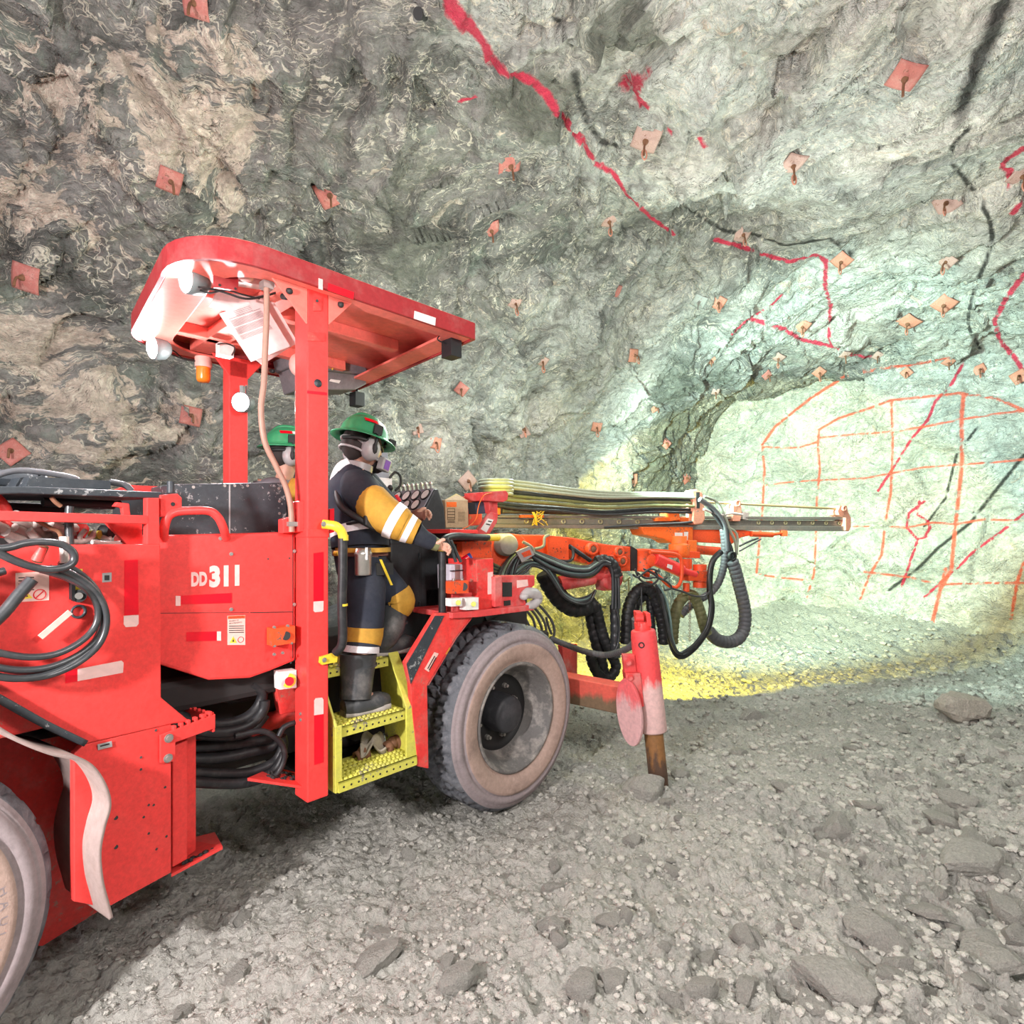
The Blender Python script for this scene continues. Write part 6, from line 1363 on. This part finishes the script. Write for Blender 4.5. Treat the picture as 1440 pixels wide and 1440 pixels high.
# =====================================================  ROCK BOLT PLATES
PL = [  # px, py, size px, tilt deg, colour, label
 (238,253,30,35,'p','slanted red rock bolt plate on the dark roof straight above the canopy rear corner'),(463,272,34,-25,'p','red diamond-set rock bolt plate above the middle of the canopy'),(716,229,32,15,'p','red rock bolt plate high on the roof left of the long red paint line'),
 (690,321,24,-10,'p','small red rock bolt plate on the roof below and left of the red line plate'),(276,4,34,20,'p','red rock bolt plate cut off by the top edge at the left'),(37,391,36,20,'p','red rock bolt plate on the left wall level with the canopy lamps'),
 (17,636,30,40,'p','red rock bolt plate low on the left wall by the left edge'),(268,585,26,8,'p','red rock bolt plate on the wall beside the far canopy post'),(909,194,36,30,'w','tilted worn plate with pale bolt next to the dark hollow in the roof'),
 (1274,105,38,-3,'p','large red rock bolt plate with hanging ring at the upper right'),(1115,228,30,55,'w','rust plate with a hanging orange hook in the middle of the roof'),(856,308,24,45,'w','pale pink diamond plate on the roof left of the red line end'),
 (1044,328,22,20,'w','rusty plate sitting on the black sprayed line'),(1332,285,28,60,'w','flat-tilted pinkish plate left of the winding black line'),(1333,366,20,0,'w','round-worn rust coloured plate on the bright right roof'),
 (1328,427,24,25,'o','orange plate beside the lower end of the black winding line'),(1278,452,24,60,'o','orange plate lying flat above the grid arch'),(1010,425,18,30,'o','small orange plate right of its pale twin on the pale roof'),
 (984,423,18,20,'g','small grey plate left of its orange twin on the pale roof'),(865,408,16,20,'p','small red plate in the green grey roof above the canopy tip'),(724,425,16,40,'w','small pale plate on the roof above the canopy tip corner'),
 (890,500,18,5,'o','orange and white square plate over the dark left corner of the face'),(1128,458,18,30,'o','orange plate beside the thick pink sprayed line'),(763,507,14,40,'w','tiny pinkish plate right of the canopy tip lamp'),
 (649,547,16,40,'p','pink diamond plate below the canopy tip'),(612,623,16,10,'o','orange plate on the wall right of the operator hard hat'),(586,603,16,70,'w','pale plate with tag above the orange wall plate near the operator'),
 (657,676,22,45,'w','cream diamond plate just above the cardboard box'),(735,607,18,65,'w','cream plate lying flat on the sunlit looking wall patch'),(839,600,14,10,'o','small orange plate at the foot of the bright wall patch'),
 (920,573,12,60,'o','tiny orange plate in the dark corner left of the face'),(889,673,14,0,'o','small square plate just above the feed hoses'),(964,672,14,45,'p','tiny red diamond plate at the edge between dark wall and face'),
 (936,624,12,40,'p','tiny pink plate in the middle of the dark side wall corner'),(1000,505,12,40,'o','tiny orange plate on the dark brow over the face'),(1078,527,12,45,'p','tiny red plate at the top left of the face'),
 (1095,502,14,50,'w','tiny pale plate on the brow right of the orange one'),(1152,523,14,40,'o','small orange plate inside the orange arch line'),(1006,550,9,0,'w','tiny white tag plate in the dark brow'),
 (1235,500,12,20,'w','small pale plate at the right end of the pink sprayed line'),(1275,524,12,40,'o','small orange plate under the orange arch line'),(1334,508,13,20,'o','small orange plate at the crown of the orange arch'),
 (1378,520,14,60,'o','small orange plate right of the arch crown'),(1434,530,18,50,'o','orange plate cut by the right edge beside the arch'),(1436,245,26,20,'w','rusty plate with orange hook at the right edge of the roof'),
 (1184,366,22,50,'o','orange plate tilted in the dark notch at the end of the black line'),(1188,498,12,20,'w','tiny white plate under the pink sprayed line'),(1095,385-0,1,0,'x','')]
PCOL = dict(p=(0.48,0.165,0.14), w=(0.47,0.31,0.27), o=(0.62,0.26,0.18), g=(0.42,0.45,0.42))
PM = {k: paint('bolt_plate_'+k, v, 0.6, 0.6, (0.62,0.42,0.36) if k != 'g' else (.3,.3,.3), chips=(0.22,0.10,0.07), scale=22) for k, v in PCOL.items()}
for i, (px_, py_, sz, tilt, ck, lab) in enumerate(PL):
    if ck == 'x': continue
    h = hit(px_, py_)
    if h is None: continue
    loc, n, _ = h
    acc = Vector(n)
    for ox, oy in ((14,0),(-14,0),(0,14),(0,-14)):
        h2 = hit(px_+ox, py_+oy)
        if h2: acc += h2[1]
    n = acc.normalized(); toc = (CAMP-loc).normalized()
    if n.dot(toc) < 0.55: n = (n+toc*(0.8-n.dot(toc))).normalized()
    dist = loc.y; s = max(0.11, min(0.24, sz/FPX*dist*1.0))
    t = Vector((math.cos(math.radians(tilt)), 0, -math.sin(math.radians(tilt)))); t = (t-n*t.dot(n)).normalized(); u = n.cross(t)
    c = loc+n*0.022
    e = empty('rock_bolt_plate', c); tag(e, lab, 'bolt plate', 'rock bolt plates on the walls and roof')
    mb = MB(); k = 8; vs = []
    for a in range(k+1):
        for b_ in range(k+1):
            x, y = (a/k-.5), (b_/k-.5); bend = -0.10*(x*x+y*y)*s*2+0.12*s*math.exp(-(x*x+y*y)*30)
            vs.append(c+t*x*s+u*y*s+n*bend)
    m2 = len(vs); fs = [(a*(k+1)+b_, a*(k+1)+b_+1, (a+1)*(k+1)+b_+1, (a+1)*(k+1)+b_) for a in range(k) for b_ in range(k)]
    mb.add(vs, fs, sm=True); o = mb.build('plate', PM[ck], e); sd = o.modifiers.new('solid', 'SOLIDIFY'); sd.thickness = 0.008; sd.offset = 0
    mb = MB(); q_ = c+n*s*0.10; mb.lathe(q_, n, [(s*.13,-0.01),(s*.11,0.008),(s*.07,0.012),(s*.06,0.03),(0,0.032)], 14)
    dn = (-ZV+n*0.35).normalized(); mb.tube([q_+n*0.01, q_+n*0.045, q_+n*0.055+dn*0.035, q_+n*0.05+dn*0.075], 0.009, n=7); mb.build('bolt_head', M['rust'] if ck != 'g' else M['bolt'], e)
    if ck in ('w','o') and sz > 13:
        mb = MB(); r0 = q_+n*0.03+dn*0.05; mb.tube([r0+t*0.02*math.cos(a)+dn*(0.04*math.sin(a)+0.035) for a in [k_*math.pi/5 for k_ in range(11)]], 0.007, n=6, sub=2); mb.build('ring', PM['o'], e)
# drill hole in the roof
h = hit(588, 19)
if h: mb = MB(); mb.cyl(h[0]+h[1]*0.004, h[0]-h[1]*0.1, 0.032, n=16); tag(mb.build('trim_1', M['ink']), kind='structure')

# =====================================================  STONES
def stone_mesh(seed, flat_=0.6, npl=16):
    r = np.random.RandomState(seed); bm = bmesh.new(); bmesh.ops.create_icosphere(bm, subdivisions=3, radius=1.0)
    V = np.array([v.co[:] for v in bm.verts]); D = V/np.linalg.norm(V, axis=1)[:,None]
    Nn = r.normal(size=(npl, 3)); Nn /= np.linalg.norm(Nn, axis=1)[:,None]; dd = r.uniform(0.62, 1.0, npl)
    k = D@Nn.T; rad = np.where(k > 0.15, dd/np.maximum(k, 0.15), 9).min(1); rad = np.minimum(rad, 1.15)
    V = D*rad[:,None]; V = V*(1+0.035*fbm(V*3+seed, 3, seed)[:,None])
    V *= np.array([1.0, r.uniform(0.6, 0.9), flat_*r.uniform(0.7, 1.2)])
    F = np.array([[v.index for v in f.verts] for f in bm.faces]); bm.free(); return V, F
def stone_material(name, c1, c2):
    m, t, b = nt(name); c = coords(t, kind='Object'); oi = N(t, 'ShaderNodeObjectInfo')
    col = mix(t, noise(t, c, 3, 5, 0.65), c1, c2); col = mix(t, 1.0, col, ramp(t, noise(t, c, 14, 4, 0.7), [(0.3, 0.75), (0.7, 1.2)]), 'MULTIPLY')
    t.links.new(col, b.inputs['Base Color']); b.inputs['Roughness'].default_value = 0.75; bump(t, noise(t, c, 5, 6, 0.75), b, 0.9, 0.05); return m
SMAT = stone_material('muck_stone', (0.38, 0.365, 0.33), (0.54, 0.515, 0.465)); SBIG = stone_material('pale_veined_stone', (0.42, 0.37, 0.32), (0.64, 0.57, 0.50))
PR = []
for k in range(9):
    V, F = stone_mesh(100+k, (0.6, 0.8, 0.35)[k % 3]); me = bpy.data.meshes.new('loose_stone'); me.from_pydata(V.tolist(), [], F.tolist()); me.materials.append(SMAT); me.update(); PR.append(me)
def put_stone(px_, py_, wpx, label, group, me=None, yaw=None, sink=0.25, mat=None):
    # where the sight line meets the ground
    h = hit(px_, py_, 'g')
    if h is None: return None
    c = h[0]; r = wpx/FPX*c.y/2
    m2 = me or random.choice(PR)
    if mat: m2 = m2.copy(); m2.materials[0] = mat
    o = bpy.data.objects.new('loose_stone', m2); COL.objects.link(o)
    o.scale = (r, r, r); o.rotation_euler = (random.uniform(-.25,.25), random.uniform(-.25,.25), random.uniform(0,6.28) if yaw is None else yaw)
    o.location = (c.x, c.y+r*0.3, c.z+r*(0.42-sink*1.0)*0.8); return tag(o, label, 'stone', group)
named = [
 (1362,1012,70,'large pale brown veined boulder at the right edge of the floor',PR[1],0.4,SBIG,0.0),(1272,1030,26,'pale angular stone left of the pale veined boulder',PR[0],None,None,.2),
 (1380,1225,110,'broad flat slab of rock near the right edge below the boulder',PR[2],0.2,None,.2),(1185,1175,55,'dark rounded stone in the hollow in the middle right of the floor',PR[4],None,None,.3),
 (1165,1172,40,'slim pale stone leaning against the dark hollow stone',PR[5],None,None,.3),(1225,1138,42,'pinkish flat stone lying right of the hollow',PR[2],None,None,.3),
 (1330,1160,50,'grey block on the right above the flat slab',PR[3],None,None,.3),(1100,1108,30,'angular stone at the middle of the floor right of the jack',PR[0],None,None,.2),
 (912,1122,66,'flat grey stone pressed in front of the jack foot',PR[4],0.1,None,.35),(960,1092,26,'stone right behind the jack foot',PR[1],None,None,.3),(935,1130,24,'small round stone in front of the jack slab',PR[3],None,None,.3),
 (892,1190,30,'lone stone standing below the jack on open muck',PR[4],None,None,.2),(945,1230,26,'dark round stone right of the lone stone',PR[1],None,None,.2),(775,1255,36,'rounded stone with a shadowed hole below it, left of centre',PR[3],None,None,.2),
 (645,1392,70,'large pale block at the bottom edge left of centre',PR[6],0.3,None,.2),(522,1365,80,'broad knobbly stone at the bottom left of the floor',PR[3],0.5,None,.3),(328,1378,46,'pale stone at the far bottom left beside a dark pit',PR[0],None,None,.3),
 (820,1400,60,'angular stone at the bottom centre',PR[1],None,None,.25),(785,1330,34,'pinkish stone above the bottom centre',PR[4],None,None,.25),(990,1402,55,'rounded block right of the bottom centre',PR[6],None,None,.25),
 (1055,1400,55,'twin block beside the rounded bottom block',PR[7],None,None,.25),(1110,1410,40,'narrow stone right of the twin bottom blocks',PR[0],None,None,.2),(1190,1400,120,'long dark slab at the bottom right',PR[2],-0.6,None,.3),
 (1395,1360,90,'long pale wedge at the bottom right corner',PR[5],-0.7,None,.25),(1400,1340,70,'stacked slab above the bottom right wedge',PR[8],0.6,None,.2),(1245,1325,80,'big tilted slab in the lower right field',PR[8],-0.5,None,.3),
 (1350,1130,55,'block at the right, over the flat slab',PR[0],None,None,.25),(1200,1055,30,'light stone in the middle distance left of the boulder',PR[3],None,None,.3),(1048,1325,40,'mossy grey stone in the lower centre right',PR[1],None,None,.25),
 (1060,1010,36,'heaped rubble stone beyond the jack',PR[7],None,None,.2),(1420,1290,60,'thick stone by the right edge above the wedge',PR[6],None,None,.2),
 (1310,1290,60,'flat stone left of the thick edge stone',PR[5],None,None,.25)]
for (x, y, w_, lab, me, yaw, mt, sk_) in named: put_stone(x, y, w_, lab, 'stones on the muck floor', me, yaw, sk_, mt)
rs = random.Random(5); cnt = 0
while cnt < 230:
    x = rs.uniform(180, 1440); y = 900+540*rs.random()**0.8
    if x < 640 and y < 1180: continue
    if rs.random() > 0.25+0.75*max(0, (x-600)/840)*((y-880)/560)**0.5*1.3: continue
    w_ = 8+30*rs.random()**3*(0.4+(y-880)/400)+max(0, (x-1100)/340)*22*rs.random()
    if put_stone(x, y, w_, 'small grey stone bedded in the damp muck floor', 'small stones in the muck', sink=0.55): cnt += 1
# gravel: far too many to count
vs, fs, base_ = [], [], 0; proto = []
for k in range(6):
    r = np.random.RandomState(300+k); bm = bmesh.new(); bmesh.ops.create_icosphere(bm, subdivisions=1, radius=1.0); V = np.array([v.co[:] for v in bm.verts]); V *= (1+0.3*(r.rand(len(V),1)-.5)); V *= np.array([1, .8, .55]); F = np.array([[v.index for v in f.verts] for f in bm.faces]); bm.free(); proto.append((V, F))
r = np.random.RandomState(9); n = 26000
Yg = 1.5+8.0*r.rand(n)**1.35; tg = -0.75+1.7*r.rand(n); Xg = tg*Yg; Zg = floor_h(Xg, Yg)
size = (0.004+0.022*r.rand(n)**4*(0.6+0.8*np.clip(tg+0.4, 0, 1)))*(0.7+0.12*Yg)
for i in range(n):
    V, F = proto[i % 6]; a = r.rand()*6.28; ca, sa = math.cos(a), math.sin(a)
    Q_ = V*size[i]; Q_ = np.stack([Q_[:,0]*ca-Q_[:,1]*sa+Xg[i], Q_[:,0]*sa+Q_[:,1]*ca+Yg[i], Q_[:,2]+Zg[i]+size[i]*0.15], 1)
    vs.append(Q_); fs.append(F+base_); base_ += len(V)
g = np_mesh('gravel', np.concatenate(vs), np.concatenate(fs), [SMAT], smooth=False); tag(g, 'loose gravel and crumbs of muck spread over the floor', 'gravel', kind='stuff')
# =====================================================  LIGHT
def lamp(kind, loc, power, col=(1,1,1), size=0.1, target=None, spot=1.2, blend=0.5):
    d = bpy.data.lights.new('lamp_or_fill', kind); o = bpy.data.objects.new('lamp_or_fill', d); COL.objects.link(o)
    o.location = loc; d.energy = power; d.color = col
    if kind == 'AREA': d.size = size
    else: d.shadow_soft_size = size
    if kind == 'SPOT': d.spot_size = spot; d.spot_blend = blend
    if target is not None: o.rotation_euler = (Vector(target)-Vector(loc)).to_track_quat('-Z', 'Y').to_euler()
    return o
w = bpy.data.worlds.new('world'); SC.world = w; w.use_nodes = True
w.node_tree.nodes['Background'].inputs[0].default_value = (0.98, 0.96, 1.0, 1); w.node_tree.nodes['Background'].inputs[1].default_value = 0.85  # even ambient fill, enters at the drive's open end behind the camera
lamp('POINT', (-1.8, -0.1, 2.05), 260, (1, 0.955, 0.95), 0.08)             # photographer's work light, left of the camera
lamp('POINT', (1.5, 0.5, 2.9), 135, (1, 0.955, 0.93), 0.3)  # added fill to the right of the camera, no lamp stands there
lamp('POINT', (2.8, 5.2, 3.2), 80, (0.90, 1.0, 0.94), 0.4)            # added fill under the roof, no lamp of the rig hangs here
lamp('SPOT', (0.9, 5.2, 2.5), 1450, (0.66, 1.0, 0.88), 0.15, (5.4, 9.0, 2.1), 1.75, 0.9)  # rig's lamp near the boom, aimed at the face
lamp('POINT', (0.6, 5.6, 2.75), 34, (0.86, 1.0, 0.90), 0.2)  # added point that brightens the wall patch beside the boom
lamp('POINT', (-0.35, 4.7, 3.0), 50, (0.90, 1.0, 0.90), 0.3)  # added greenish fill for the side wall, unseen source
lamp('SPOT', (0.5, 5.3, 0.8), 430, (1.0, 0.86, 0.05), 0.03, (1.03, 6.15, 0.68), math.radians(82), 0.10)
lamp('POINT', (0.0, 4.35, 1.98), 6, (1.0, 0.90, 0.10), 0.04)  # added yellow fill that tints the tail of the feed
for (c, aim, r), pw in zip(LAMPS, (60, 90, 40)):
    a_ = Vector(aim).normalized(); lamp('SPOT', c+a_*0.04, pw, (0.97, 0.97, 1.0), 0.05, c+a_, 2.9, 0.6)
SC.view_settings.view_transform = 'Standard'; SC.view_settings.look = 'None'; SC.view_settings.gamma = 1; SC.view_settings.exposure = 1.0
SC.cycles.max_bounces = 4; SC.cycles.diffuse_bounces = 3; SC.cycles.use_adaptive_sampling = True; SC.cycles.adaptive_threshold = 0.04
